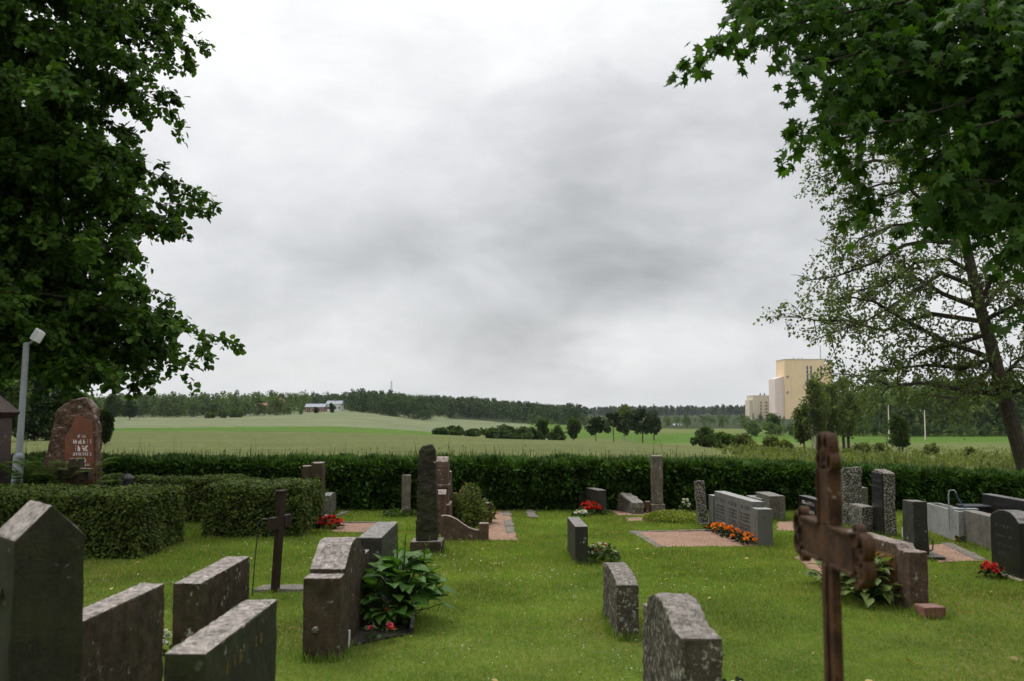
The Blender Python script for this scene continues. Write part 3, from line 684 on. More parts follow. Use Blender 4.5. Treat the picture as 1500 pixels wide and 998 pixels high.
# twin pillar left of the hedge
b = gp(462, 771)
o = empty('grave_pillar', (b.x, b.y, 0), 'tall dark twin pillar stone with two stepped tops, left of centre', 'gravestone')
MB().box((-.07, 0, .0), (.085, .30, .935)).obj('tall_pillar', M['brown'], o, bevel=.01, rough=.012, cell=.06)
MB().box((-.22, .05, .0), (-.073, .30, .885)).obj('low_pillar', M['brown'], o, bevel=.01, rough=.010, cell=.06, seed=4)
MB().box((-.12, -.03, -.05), (.12, .4, .13)).obj('plinth', M['brown'], o, bevel=.012, rough=.008, cell=.08)
stone('small grey stone peeping out behind the twin pillar', gp(479, 757).x, gp(479, 757).y, arch(.5, .34, .03), 0.12, M['greyrough'], seed=3)
s = stone('thin upright grey granite post near the spruce hedge, left of the obelisk', gp(594, 757).x, gp(594, 757).y, [(0, 0), (.17, 0), (.155, .665), (.015, .67)], 0.135, M['pillar'], seed=12, rough=.008, cell=.05)

# left back: red boulder stone, cross, maroon monument
Yb = 14.0
def lp(px, py, Y=Yb): q = at(px, py, Y); return (q.x, q.z)
ol = [(66, 775), (60, 690), (69, 662), (77, 628), (82, 604), (104, 586), (125, 583), (136, 600), (140, 622), (141, 700), (141, 775)]
o = empty('boulder_gravestone', (at(105, 700, Yb).x, Yb, 0), 'tall rough red granite boulder stone with polished inscribed face', 'gravestone')
mb = MB(); c = at(105, 700, Yb).x
mb.prismy([(lp(*p)[0] - c, max(lp(*p)[1], -.05)) for p in ol], 0, .22)
mb.obj('boulder', M['redrough'], o, rough=.026, cell=.045, seed=5, freq=7, bevel=.015)
fp = [(97, 775), (97, 640), (104, 632), (114, 607), (136, 618), (138, 640), (139, 775)]
MB().prismy([(lp(*p)[0] - c, max(lp(*p)[1], .02)) for p in fp], -.045, .1).obj('polished_face', M['red'], o, bevel=.004)
def rows_text(parent, rows, Y, mat, cx, y, seed):
    rg = random.Random(seed); mb = MB()
    for (xa, xb, yp, hp) in rows:
        (u0, z0), (u1, z1) = lp(xa, yp + hp, Y), lp(xb, yp, Y); u0 -= cx; u1 -= cx; h = z1 - z0; u = u0
        while u < u1 - h * .3:
            w = h * rg.uniform(.35, .7); st = h * .2
            for q in rg.sample(range(5), 3):
                a = [(u, u + st, z0, z1), (u + w - st, u + w, z0, z0 + h * .7), (u + st, u + w - st, z1 - st, z1), (u + st, u + w - st, z0 + h * .4, z0 + h * .4 + st), (u + st, u + w - st, z0, z0 + st)][q]
                mb.box((a[0], y - .003, a[2]), (a[1], y, a[3]))
            u += w + h * .15
    o_ = mb.obj('inscription', mat, parent); o_['kind'] = 'stuff'; return o_
rows_text(o, [(113, 127, 637, 4), (104, 134, 644, 6), (109, 129, 653, 8), (106, 134, 663, 4.5), (112, 125, 671, 6), (116, 134, 679, 4), (115, 127, 685, 4), (120, 134, 692, 6), (115, 123, 707, 2.5), (114, 130, 711, 5)], Yb - .046, M['letterw'], c, -.0465, 3)
b = at(105, 760, 13.45)
o = empty('stone_cross', (b.x, 13.45, 0), 'small weathered granite cross in front of the red boulder stone', 'cross')
MB().prismy([(-.085, -.05), (.085, -.05), (.085, .78), (.21, .78), (.21, .935), (.085, .94), (.085, 1.07), (-.085, 1.07), (-.085, .935), (-.21, .93), (-.21, .78), (-.085, .78)], 0, .15).obj('cross_body', M['brown'], o, bevel=.012, rough=.006, cell=.06)
o = empty('maroon_monument', (at(-32, 700, 13.6).x, 13.6, 0), 'dark maroon monument with pyramid cap at the left edge', 'gravestone')
MB().box((-.25, 0, -.05), (.235, .4, 1.62)).obj('shaft', M['maroon'], o, bevel=.008)
MB().add([(-.32, -.07, 1.69), (.32, -.07, 1.69), (.32, .47, 1.69), (-.32, .47, 1.69), (-.03, .18, 2.02), (.03, .18, 2.02), (.03, .22, 2.02), (-.03, .22, 2.02), (-.28, -.03, 1.62), (.28, -.03, 1.62), (.28, .43, 1.62), (-.28, .43, 1.62)],
         [(0, 1, 5, 4), (1, 2, 6, 5), (2, 3, 7, 6), (3, 0, 4, 7), (4, 5, 6, 7), (8, 9, 1, 0), (9, 10, 2, 1), (10, 11, 3, 2), (11, 8, 0, 3), (11, 10, 9, 8)]).obj('pyramid_cap', M['maroon'], o, bevel=.006)
q = MB(); rgx = random.Random(3)
for z, a, bb in ((1.08, .10, .15), (1.0, .04, .2), (.94, .04, .21), (.88, .06, .2)):
    u = a
    while u < bb: q.box((u, -.004, z), (u + .018, -.001, z + rgx.uniform(.02, .045))); u += .03
q.obj('inscription', M['letterw'], o)['kind'] = 'stuff'

# lamp post
b = at(24, 700, 15.6)
o = empty('lamp_post', (b.x, 15.6, 0), 'grey steel lamp post with a tilted white floodlight', 'lamp post')
t = at(39, 503, 15.6)
tp = Vector((t.x - b.x, 0, t.z)); 
MB().tube([(-.02, 0, -.05), (0.03, 0, 1.02)], [.083, .083], 14).obj('sleeve', M['steel'], o, smooth=False)
MB().tube([(0.03, 0, 1.0), (0.032, 0, 1.06), tp], [.083, .052, .048], 12).obj('pole', M['steel'], o)
MB().tube([tp + Vector((-.03, 0, -.01)), tp + Vector((.06, 0, .0)), tp + Vector((.14, -.03, .06))], .022, 8).obj('bracket', M['steel'], o)
h = MB().prismy([(-.10, -.10), (.10, -.13), (.13, .09), (-.06, .13)], -.07, .07).obj('floodlight', M['white'], o, loc=tp + Vector((.18, -.03, .12)), rot=(R(-20), R(12), R(-25)), bevel=.02); h.scale = (.72, .8, .85)
m_, nt_, out_ = newmat('lamp glass'); finish(nt_, out_, (0.45, 0.47, 0.48), 0.2)
MB().prismy([(-.075, -.075), (.08, -.10), (.10, .06), (-.045, .10)], -.078, -.071).obj('lamp_glass', m_, h)

# dark iron cross, left
b = gp(403, 868)
o = empty('iron_cross', (b.x, b.y, 0), 'slim dark iron cross on the lawn, left of the curved stone', 'cross', R(-14)); o.rotation_euler.y = R(3.2)
MB().box((-.018, -.06, -.05), (.018, .06, .945)).obj('upright', M['iron'], o, bevel=.004)
MB().box((-.024, -.20, .60), (.024, -.062, .715)).obj('arm', M['iron'], o, bevel=.004)
MB().box((-.024, .062, .60), (.024, .20, .715)).obj('arm', M['iron'], o, bevel=.004)
MB().box((-.03, -.075, .945), (.03, .075, .958)).obj('cap', M['iron'], o, bevel=.003)
b = gp(369, 872)
o = empty('plant_hook', (b.x, b.y, 0), 'thin dark metal rod with a hooked top beside the iron cross', 'rod')
hk = [(0, 0, -.05), (.02, 0, .3), (.045, 0, .58)] + [(.045 + .06 * (1 - math.cos(a)), 0, .64 + .06 * math.sin(a)) for a in np.linspace(0, 2.4, 8)]
MB().tube(hk, .006, 6).obj('rod', M['wire'], o)

# right of the aisle
b = gp(862, 828)
s = stone('small dark stone with a white flowered plant beside it', b.x - .075, b.y, rect(.95, .425, .43), .145, M['darkbrown'], rz=2, seed=2, rough=.002)
inscribe(s, -1, .145, [(.2, .75, .30, .045), (.25, .7, .22, .03)], M['lettergrey'], 3)
b = gp(937, 938)
stone('low lichened slab, upper of the two pale stones in the foreground', b.x - .085, b.y, [(0, 0), (.95, 0), (.95, .43), (.72, .46), (.25, .45), (0, .405)], .165, M['lichen'], rz=1.0, seed=5, rough=.008, cell=.05)
stone('lichen spotted stone with stepped top at the bottom centre', .875, 4.68, [(0, 0), (1.15, 0), (1.15, .60), (1.0, .61), (.92, .68), (.75, .725), (.55, .735), (.42, .715), (.33, .685), (.27, .66), (0, .655)], .19, M['lichen'], rz=1.5, seed=7, rough=.008, cell=.045)
b = gp(889, 755)
s = stone('dark slab stone behind the red flowers near the hedge', b.x - .08, b.y, rect(.6, .41), .16, M['darkbrown'], rz=14, seed=4)
b = gp(861, 750)
s = stone('small dark stone left of the red flowers, partly hidden', b.x - .07, b.y + .1, rect(.42, .33), .14, M['darkbrown'], rz=12, seed=14)
b = gp(928, 744)
s = stone('rough broken grey stone half overgrown by the spruce hedge', b.x - .06, 16.6, [(0, 0), (.7, 0), (.72, .28), (.5, .32), (.3, .26), (.1, .22), (0, .2)], .2, M['greyrough'], rz=18, seed=4, rough=.03, cell=.05)
b = gp(964, 753)
s = stone('tall grey pillar with vertical letters beside the spruce hedge', b.x, b.y, [(0, 0), (.24, 0), (.24, .80), (0, .80)], .175, M['pillar'], plinth=(-.04, .3, .23, .16), seed=9, rough=.006, cell=.06)
inscribe(s, -1, .175, [(.06, .18, .35 + k * .07, .05) for k in range(6)], M['letterg'], 8)
MB().box((-.20, .02, 0), (-.118, .2, .2)).obj('side_block', M['pink'], s, bevel=.012)
b = gp(1032, 771)
s = stone('leaning lichen blotched post in front of the spruce hedge', b.x, b.y, [(0, 0), (.2, 0), (.16, .66), (.02, .67)], .14, M['speck'], rz=0, lean=-5, seed=5, rough=.012, cell=.05)
MB().box((-.07, -.06, -.05), (.33, .26, .05)).obj('plinth', M['greyrough'], s, bevel=.01)
b = gp(1045, 768)
o = empty('grave_lantern', (b.x, b.y + .05, 0.05), 'small dark cast iron lantern beside the blotched post', 'lantern')
MB().lathe([(.06, 0), (.062, .02), (.035, .05), (.022, .09), (.022, .16), (.045, .17), (.045, .24), (.02, .27), (.008, .30), (0.001, .32)], 10).obj('lantern_body', M['rust'], o)
MB().lathe([(.046, .175), (.046, .235)], 10).obj('lantern_glass', M['glass'], o)

# grey family stone
b = gp(1126, 802)
o = empty('family_gravestone', (b.x, b.y, 0), 'long grey granite family stone with marigolds along its foot', 'gravestone', R(4.5))
MB().prism(shift(rect(1.75, .545), .26), -.115, .045).obj('main_slab', M['grey'], o, bevel=.006)
MB().box((-.135, 0, -.05), (.06, .255, .475)).obj('end_pillar', M['grey'], o, bevel=.006)
MB().box((-.135, 2.015, -.05), (.06, 2.25, .475)).obj('end_pillar', M['grey'], o, bevel=.006)
q = MB()
for uu in (.85, 1.42): MB().box((-.117, uu, .0), (-.114, uu + .008, .53)).obj('panel_joint', M['lettergrey'], o)
i_ = inscribe(o, -1, .23, [(u, u + .42, z, h) for u in (.38, .92, 1.5) for z, h in ((.42, .05), (.345, .028), (.30, .028), (.255, .028), (.20, .028), (.155, .028))], M['lettergrey'], 12)
s = stone('grey stone with a thick speckled end, behind the family stone', gp(1150, 764).x - .11, gp(1150, 764).y, rect(.85, .39), .24, M['greyrough'], rz=1, seed=4)
s = stone('low grey stone peeping over the family stone', gp(1112, 752).x - .1, 16.0, rect(.7, .31), .16, M['grey'], rz=6, seed=5)
s = stone('dark stone with pale letters seen left of the big rusty cross', gp(1206, 768).x, gp(1206, 768).y, rect(.95, .36), .14, M['black'], rz=2, seed=6)
inscribe(s, -1, .14, [(.2, .75, .25, .05), (.2, .7, .12, .05)], M['letterw'], 2)

# right hand rows
b = gp(1252, 772)
s = stone('tall tapering pebbly stone right of the rusty cross', b.x, b.y, [(0, 0), (.24, 0), (.19, .84), (.05, .87)], .27, M['speck'], seed=8, rough=.02, cell=.045)
b = gp(1281, 782)
s = stone('low pebbly stone between the two tall stones', b.x - .07, b.y, rect(.5, .37), .2, M['speck'], rz=1, seed=9, rough=.012, cell=.06)
s = stone('narrow grey stone just behind the tapering pebbly stone', gp(1268, 764).x, 15.6, rect(.3, .52), .1, M['greyrough'], seed=9)
b = gp(1313, 788)
s = stone('tall black faced stone with rough lichened edge', b.x - .07, b.y, [(0, 0), (.52, 0), (.5, .86), (.40, .895), (.08, .885), (0, .86)], .15, M['speck'], rz=-2, seed=11, rough=.012, cell=.05)
MB().box((-.095, .03, .0), (-.078, .47, .86)).obj('polished_face', M['black'], s, bevel=.003)
inscribe(s, -1, .19, [(.08, .4, .74, .035), (.1, .4, .66, .035), (.1, .4, .56, .03), (.1, .38, .46, .03)], M['lettergrey'], 3)
b = gp(1323, 790)
o = empty('grave_candle', (b.x + .04, b.y + .1, 0), 'thin white grave candle behind the black faced stone', 'candle')
MB().lathe([(.02, 0), (.02, .14), (.008, .145), (.003, .165)], 10).obj('candle_body', M['white'], o)
b = gp(1364, 820)
o = s = stone('plain dark upright stone on a low plinth with an iron handle', b.x - .1, b.y, [(0, 0), (.42, 0), (.40, .60), (.03, .61)], .16, M['darkbrown'], rz=-3, seed=5, plinth=(-.12, .5, .44, .05))
inscribe(s, -1, .16, [(.08, .34, .50, .04), (.1, .34, .42, .03)], M['lettergrey'], 9, tilt=0)
MB().tube([(.08, -.012, .10), (.10, -.05, .12), (.105, -.055, .22), (.08, -.01, .26)], .008, 6).obj('handle', M['wire'], s)
b = gp(1362, 896)
o = s = stone('wide red brown stone with ochre panel behind the pale hosta', b.x - .085, b.y, [(0, 0), (1.55, 0), (1.55, .50), (1.38, .50), (1.32, .545), (.24, .545), (.19, .505), (0, .50)], .17, M['pink'], rz=7, seed=6, rough=.006)
MB().box((-.094, .22, .12), (-.0855, 1.34, .44)).obj('ochre_panel', M['ochre'], s)
inscribe(s, -1, .188, [(.35, 1.0, .32, .06), (.3, .75, .2, .05)], M['lettergrey'], 10, gap=.6)
b = gp(1372, 908)
o = empty('red_stone_block', (b.x, b.y, 0), 'small red stone block on the grass beside the pale hosta', 'stone block', R(6))
MB().box((-.10, 0, -.04), (.085, .17, .10)).obj('block', M['brick'], o, bevel=.012, rough=.008, cell=.05)
# water basin
b = gp(1405, 795)
o = empty('water_basin', (b.x, b.y, 0), 'concrete water basin with a bent steel pipe and blue hose', 'water basin', R(-4))
WA = 0.0; bs = MB(); Lb, Wb, Hb = 1.25, .20, .40
bs.box((WA, 0, 0.02), (Wb, .06, Hb)).box((WA, Lb - .06, 0.02), (Wb, Lb, Hb)).box((WA, .061, 0.02), (WA + .03, Lb - .061, Hb)).box((Wb - .03, .061, 0.02), (Wb, Lb - .061, Hb)).box((WA + .03, .061, 0.02), (Wb - .031, Lb - .061, .1))
bs.obj('trough', M['concrete'], o)
m_, nt_, out_ = newmat('water'); finish(nt_, out_, (0.01, 0.013, 0.012), 0.05)
MB().box((WA + .03, .061, .30), (Wb - .031, Lb - .061, .34)).obj('water', m_, o)
MB().box((WA - .03, -.03, -.05), (Wb + .04, Lb, .018)).obj('footing', M['greyrough'], o)
MB().tube([(-.03, .25, .12), (-.03, .25, .60), (-.01, .25, .655), (.05, .25, .655), (.07, .25, .62)], .009, 8).obj('pipe', M['steel'], o)
MB().tube([(.07, .25, .62), (.09, .25, .55), (.15, .25, .46), (.19, .25, .42), (.20, .28, .36)], .008, 6).obj('hose', M['blue'], o)
MB().box((.0, .18, Hb + .002), (.33, .30, Hb + .02)).obj('shelf', M['steel'], o)
MB().lathe([(.04, .0), (.05, .13), (.055, .14), (.05, .15)], 12).obj('jar', M['glass'], o, loc=(.12, -.07, .18))
b = gp(1418, 790)
o = empty('rubbish_bin', (6.32, 13.75, 0), 'dark plastic bin behind the concrete water basin', 'bin')
MB().add([(-.13, -.13, 0), (.13, -.13, 0), (.13, .13, 0), (-.13, .13, 0), (-.16, -.16, .40), (.16, -.16, .40), (.16, .16, .40), (-.16, .16, .40)], [(3, 2, 1, 0), (0, 1, 5, 4), (1, 2, 6, 5), (2, 3, 7, 6), (3, 0, 4, 7), (4, 5, 6, 7)]).obj('bin_body', M['bin'], o, bevel=.012)
MB().box((-.175, -.175, .40), (.175, .175, .425)).obj('lid', M['bin'], o, bevel=.008)
# slabs at the right edge
b = gp(1462, 810)
s = stone('speckled grey granite slab left of the black rounded stone', b.x + .05, b.y, rect(.95, .42), .16, M['terrazzo'], rz=-3, seed=3, rough=.002)
b = gp(1500, 853)
o = s = stone('polished black stone with rounded top at the right edge', b.x + .06, b.y, [(0, 0), (.62, 0), (.62, .60), (.55, .64), (.43, .675), (.31, .685), (.19, .675), (.08, .63), (.05, .60), (0, .58)], .17, M['black'], rz=0, seed=4, rough=.001, bevel=.01)
inscribe(s, -1, .17, [(.15, .5, .5, .03), (.15, .5, .40, .03), (.15, .45, .31, .03), (.2, .5, .22, .03)], M['lettergrey'], 5)
MB().box((-.16, -.1, -.05), (.16, .72, .03)).obj('plinth', M['pink'], s, bevel=.01, rough=.006, cell=.08)
s = stone('long low black stone with gold letters at the right edge', 6.62, 12.05, rect(1.95, .56), .14, M['black'], rz=0, seed=8, rough=.001)
inscribe(s, -1, .14, [(.9, 1.6, .34, .05), (1.0, 1.45, .25, .05)], M['letterg'], 3)
inscribe(s, -1, .142, [(.1, .7, .38, .07), (.15, .7, .27, .05)], M['lettergrey'], 6)

# rusty cast iron cross, right foreground
o = empty('cast_iron_cross', (0.862, 2.70, 0), 'rusty ornate cast iron cross with scrolled ends in the right foreground', 'cross', R(0)); o.rotation_euler.y = R(-0.4)
zc0 = 1.345
MB().box((-.012, -.047, -.05), (.012, .047, zc0 - .051)).obj('shaft', M['rust'], o, bevel=.004)
MB().box((-.012, -.047, zc0 + .051), (.012, .047, 1.545)).obj('shaft', M['rust'], o, bevel=.004)
MB().box((-.018, -.006, -.05), (-.0125, .006, zc0 - .052)).obj('rib', M['rust'], o, bevel=.002)
MB().box((-.012, -.212, zc0 - .05), (.012, .212, zc0 + .05)).obj('crossbar', M['rust'], o, bevel=.003)
for z in (zc0 - .052, zc0 + .046):
    for y0_, y1_ in ((-.212, -.05), (.05, .212)):
        MB().box((-.020, y0_, z), (.020, y1_, z + .009)).obj('flange', M['rust'], o, bevel=.002)
for yy in (-.053, .046): MB().box((-.018, yy, zc0 + .056), (.018, yy + .009, 1.545)).obj('flange', M['rust'], o, bevel=.002)
def ringp(c, r, a0, a1, n=14, k=1.0): return [(c[0] + r * math.cos(a) * k, c[1] + r * math.sin(a)) for a in np.linspace(a0, a1, n)]
def spiral(c, r0, r1, a0, a1, n=18): return [(c[0] + (r0 + (r1 - r0) * t) * math.cos(a0 + (a1 - a0) * t), c[1] + (r0 + (r1 - r0) * t) * math.sin(a0 + (a1 - a0) * t)) for t in np.linspace(0, 1, n)]
def scroll_end(name, tr):
    mb = MB(); base = []
    base.append((spiral((.026, .060), .036, .013, -2.4, 2.9), .024, .009))
    base.append((spiral((.026, -.060), .036, .013, 2.4, -2.9), .024, .009))
    base.append((spiral((.070, .022), .040, .014, 2.2, -3.2), .028, .010))
    base.append((spiral((.070, -.024), .038, .014, -2.2, 3.2), .028, .010))
    base.append(([(0, .05), (.02, .02), (.026, 0), (.02, -.02), (0, -.05)], .020, .009))
    for p, w, t in base: mb.band([tr(*q) for q in p], w, t)
    return mb.obj(name, M['rust'], o, smooth=False)
scroll_end('scrolled_end', lambda s_, z: (-.205 - s_ * .92, zc0 + z * .95))
scroll_end('scrolled_end', lambda s_, z: (.205 + s_ * .92, zc0 + z * .95))
scroll_end('scrolled_finial', lambda s_, z: (z * .82, 1.535 + s_ * 1.05))

# ------------------------------------------------------------------ hostas, bedding plants and flowers
def hosta_leaf(name, mat, L=1.0, w=.42, cup=.10, droop=.35, n=7):
    vs, fs = [], []
    for i in range(n + 1):
        t = i / n; wid = w * math.sin(math.pi * min(1, (t * .93 + .05)) ** .85) ** .9 * (1 - .25 * t); zc = .22 * t - droop * t * t
        for k, s_ in enumerate((-1, -.5, 0, .5, 1)):
            vs.append((s_ * wid, t * L, zc + cup * abs(s_) ** 1.4 * (1 - t * .4) + .012 * math.sin(t * 14 + s_ * 4)))
    for i in range(n):
        for k in range(4): fs.append((i * 5 + k, i * 5 + k + 1, i * 5 + k + 6, i * 5 + k + 5))
    mb = MB().add(vs, fs); me = mb.mesh(name, mat, smooth=True); return me
HL = [hosta_leaf('leaf', M['hosta'], 1, .36 + .05 * k, .08, .25 + .14 * k) for k in range(3)]
HP = [hosta_leaf('leaf', M['hostapale'], 1, .30 + .04 * k, .08, .3 + .14 * k) for k in range(3)]
def hosta(label, base, n, rad, hgt, size, meshes, seed, sxy=(1, 1), group=None):
    rg = random.Random(seed); o = empty('hosta', (base[0], base[1], 0), label, 'plant', group=group)
    st = MB()
    for i in range(n):
        a = rg.uniform(0, 2 * math.pi); t = (i + .5) / n; r = rad * math.sqrt(t) * rg.uniform(.75, 1.05); z = hgt * (1 - .78 * t ** 1.3) * rg.uniform(.85, 1.1)
        p = Vector((math.cos(a) * r * sxy[0] * .75, math.sin(a) * r * sxy[1] * .75, z))
        s = size * rg.uniform(.7, 1.15)
        l = link('leaf', rg.choice(meshes), o, p, (R(rg.uniform(-22, 20) + 25 * (1 - t)), R(rg.uniform(-18, 18)), a - math.pi / 2 + rg.uniform(-.5, .5)), s)
        st.tube([(p.x * .12, p.y * .12, 0), (p.x * .5, p.y * .5, z * .7), p], [.006, .005, .004], 4)
    st.obj('stems', M['herb'], o)
    return o
b = gp(582, 897); hc = Vector((-0.90, 8.12, 0))
hosta('large green hosta growing beside the curved stone', hc, 190, .47, .50, .145, HL, 3)
q = MB()
for dx, dy, h in ((-.02, .0, .78), (.04, -.1, .74), (.16, .05, .70), (-.1, .1, .66)): q.tube([(dx, dy, .2), (dx * 1.2, dy * 1.2, h * .8), (dx * 1.5, dy * 1.4, h)], [.007, .006, .003], 5)
ho = bpy.data.objects['hosta']; q.obj('flower_stalks', M['herb'], ho)
for dx, dy, h in ((-.02, .0, .72), (.04, -.1, .70), (.16, .05, .66)):
    for k in range(4): link('leaf', HL[0], ho, (dx * 1.3, dy * 1.3, h - .06 - .05 * k), (R(55 - 10 * k), 0, k * 2.1 + dx * 9), .045 + .02 * k)
# dark planting bed in front
bp = [gp(*p) for p in ((502, 951), (600, 930), (606, 872), (545, 865))]
PLOTS.append([(p.x, p.y) for p in bp])
o = empty('planting_bed', (bp[0].x, bp[0].y, 0), 'dark soil bed with thin slate edging at the foot of the curved stone', 'flower bed')
c = bp[0]
MB().poly([(p.x - c.x, p.y - c.y) for p in bp], -.04, .018).obj('soil', M['soil'], o, rough=.012, cell=.05)
a_, b_ = bp[1] - c, bp[2] - c; MB().poly([(a_.x, a_.y), (a_.x + .03, a_.y), (b_.x + .03, b_.y), (b_.x, b_.y)], -.05, .055).obj('edging', M['darkbrown'], o)
MB().box((.04, .0, 0), (.052, .02, .13)).obj('plant_label', M['white'], o, rot=(R(6), 0, R(20)))
def flower_mesh(name, mat, petals=7, rings=3, seed=0):
    rg = np.random.default_rng(seed); P, Y, Nn, Sz = [], [], [], []
    for r in range(rings):
        for k in range(petals):
            a = 2 * math.pi * (k + r * .5) / petals + rg.normal(0, .1); lift = .15 + .55 * r
            P.append((0, 0, .1 * r)); Y.append((math.cos(a), math.sin(a), lift)); Nn.append((-math.cos(a) * lift, -math.sin(a) * lift, 1)); Sz.append(1 - .2 * r)
    v, f = leafcloud('ovate', np.array(P, float), np.array(Y, float), np.array(Nn, float), np.array(Sz)); return np_mesh(name, v, f, mat)
FL = {k: flower_mesh('flower', M[k + 'fl'], 7, 3, 3) for k in ('red', 'pink', 'orange', 'white', 'yellow')}
def bedding(label, base, rad, hgt, flower, nf, fs, seed, herb='herb', nl=260, leaf=.05, name='flowering_plant', cat='flowers', group=None, sy=1.0, spread=1.0):
    rg = np.random.default_rng(seed); o = empty(name, (base[0], base[1], 0), label, cat, group=group)
    th = rg.uniform(0, 6.283, nl); u = rg.random(nl); r = rad * np.sqrt(u); z = hgt * np.sqrt(np.maximum(1 - u * .85, .02)) * rg.uniform(.35, 1, nl)
    P = np.stack([np.cos(th) * r, np.sin(th) * r * sy, z], 1); out_ = np.stack([np.cos(th), np.sin(th), np.full(nl, .25)], 1)
    leafobj('foliage', 'ovate', P, out_ + rg.normal(0, .5, (nl, 3)), np.array([0, 0, 1.0]) + rg.normal(0, .5, (nl, 3)), leaf * rg.uniform(.6, 1.2, nl), M[herb], o)
    for k in range(nf):
        a = rg.uniform(0, 6.283); q = math.sqrt(rg.random()) * spread; rr_ = rad * q * .95
        link('flower', FL[flower] if isinstance(flower, str) else FL[flower[k % len(flower)]], o, (math.cos(a) * rr_, math.sin(a) * rr_ * sy, hgt * math.sqrt(max(.05, 1 - q * q * .7)) * rg.uniform(.85, 1.12)), (rg.normal(-.35, .3), rg.normal(0, .3), rg.uniform(0, 6)), fs * rg.uniform(.8, 1.2))
    return o
b = gp(560, 932)
bedding('pink begonia in the dark bed beside the hosta', (-.975, 7.50), .10, .15, 'pink', 3, .045, 3, nl=34, leaf=.05, spread=.9)
bedding('single red begonia just under the hosta leaves', (-.93, 7.85), .10, .24, 'red', 1, .04, 8, nl=30, leaf=.06)
b = gp(481, 777); bedding('bright red begonias at the foot of the twin pillar', (b.x, b.y + .12), .19, .17, 'red', 26, .045, 4, herb='darkherb', nl=160)
b = gp(866, 756); bedding('bright red flowers before the dark slab near the hedge', (b.x, b.y + .1), .19, .20, 'red', 24, .048, 5, nl=170)
b = gp(853, 757); bedding('small white flowers left of the bright red flowers', (b.x - .02, b.y - .02), .14, .10, 'white', 18, .03, 6, nl=110)
b = gp(881, 828); bedding('white flowered plant beside the small dark stone on the lawn', (b.x, b.y + .15), .20, .22, ('white', 'white', 'white', 'pink'), 40, .018, 7, nl=340, leaf=.05)
b = gp(949, 752); bedding('round clump of yellow flowers at the foot of the tall grey pillar', (b.x, b.y + .12), .12, .17, 'yellow', 24, .028, 9, herb='darkherb', nl=160)
b = gp(1456, 850); bedding('red flowers in dark leaves beside the black rounded stone', (b.x + .02, b.y + .1), .13, .14, 'red', 12, .045, 10, herb='darkherb', nl=90)
b = gp(1414, 796); bedding('small yellow flowers at the end of the water basin', (b.x, b.y + .05), .09, .08, 'yellow', 7, .028, 11, herb='darkherb', nl=50)
a, b = Vector((6.38, 13.75, 0)), Vector((6.38, 12.3, 0))
for k in range(5):
    q = a.lerp(b, k / 4); bedding(('leftmost', 'second', 'third', 'fourth', 'rightmost')[k] + ' red flower clump along the long black stone at right', (q.x - .02, q.y), .17, .30, ('red', 'red', 'pink', 'red'), 14, .036, 20 + k, nl=170, group='red flowers along the black stone')
q = a.lerp(b, .36); bedding('single white bloom among the red flowers at right', (q.x, q.y - .12), .05, .40, 'white', 1, .06, 31, nl=14)
a, b = gp(1051, 779), gp(1104, 800)
for k in range(9):
    q = a.lerp(b, k / 8); bedding(('farthest', 'second', 'third', 'fourth', 'fifth', 'sixth', 'seventh', 'eighth', 'nearest')[k] + ' orange marigold in the row along the grey family stone', (q.x - .06 + .02 * (k % 2), q.y - .02), .11, .13, 'orange', 4, .042, 40 + k, herb='darkherb', nl=60, leaf=.045, group='marigolds along the family stone')
b = gp(993, 769); bedding('yellow green ground cover mound before the far hedge', (b.x, b.y + .5), .46, .17, 'white', 0, .02, 60, herb='lime', nl=2600, leaf=.032, name='ground_cover', cat='plant', sy=.9)
b = gp(1009, 757); bedding('tiny white flower clump behind the yellow green ground cover', (b.x, b.y + .35), .08, .24, 'white', 9, .03, 61, nl=60)
b = gp(463, 781); bedding('yellow mossy mat left of the red begonias', (b.x, b.y - .03), .25, .045, 'white', 0, .02, 62, herb='lime', nl=600, leaf=.03, name='ground_cover', cat='plant', sy=.5)
b = gp(838, 745); hosta('pale variegated hosta left of the small dark stone near the hedge', (b.x, b.y - .05), 42, .24, .20, .13, HP, 5)
b = gp(1297, 893); hosta('pale edged hosta in front of the red brown stone', (b.x - .02, b.y + .38), 190, .40, .36, .135, HP, 7, (.85, 1.45))
b = gp(1262, 884); hosta('small bright hosta behind the scrolled end of the rusty cross', (b.x + .02, b.y + .9), 60, .28, .24, .12, HP, 8)
b = gp(1322, 850)
bedding('small yellow flowers above the pale edged hosta', (3.26, 9.1), .14, .42, 'yellow', 5, .022, 66, nl=40)
b = gp(1068, 1010); bedding('small dark plant at the foot of the stepped stone, bottom edge', (b.x - .02, 6.02), .12, .11, 'white', 6, .014, 67, herb='darkherb', nl=120, leaf=.035)
b = gp(586, 756); bedding('wispy green clump at the foot of the thin grey post', (b.x, b.y - .1), .26, .13, 'white', 5, .018, 70, nl=320, leaf=.05, name='leafy_plant', cat='plant')
b = gp(882, 742); bedding('leafy plant between the dark slab and the broken stone', (b.x + .1, b.y + .2), .18, .22, 'yellow', 0, .02, 71, nl=220, leaf=.06, name='leafy_plant', cat='plant')
b = gp(936, 744); bedding('grey green plant with a tall spike beside the broken stone', (b.x, b.y + .1), .16, .28, 'white', 8, .022, 72, nl=220, leaf=.06, name='leafy_plant', cat='plant')
bedding('small white flowers seen between the lower left slabs', (-2.42, 6.75), .15, .30, 'white', 60, .022, 73, nl=160, leaf=.035)
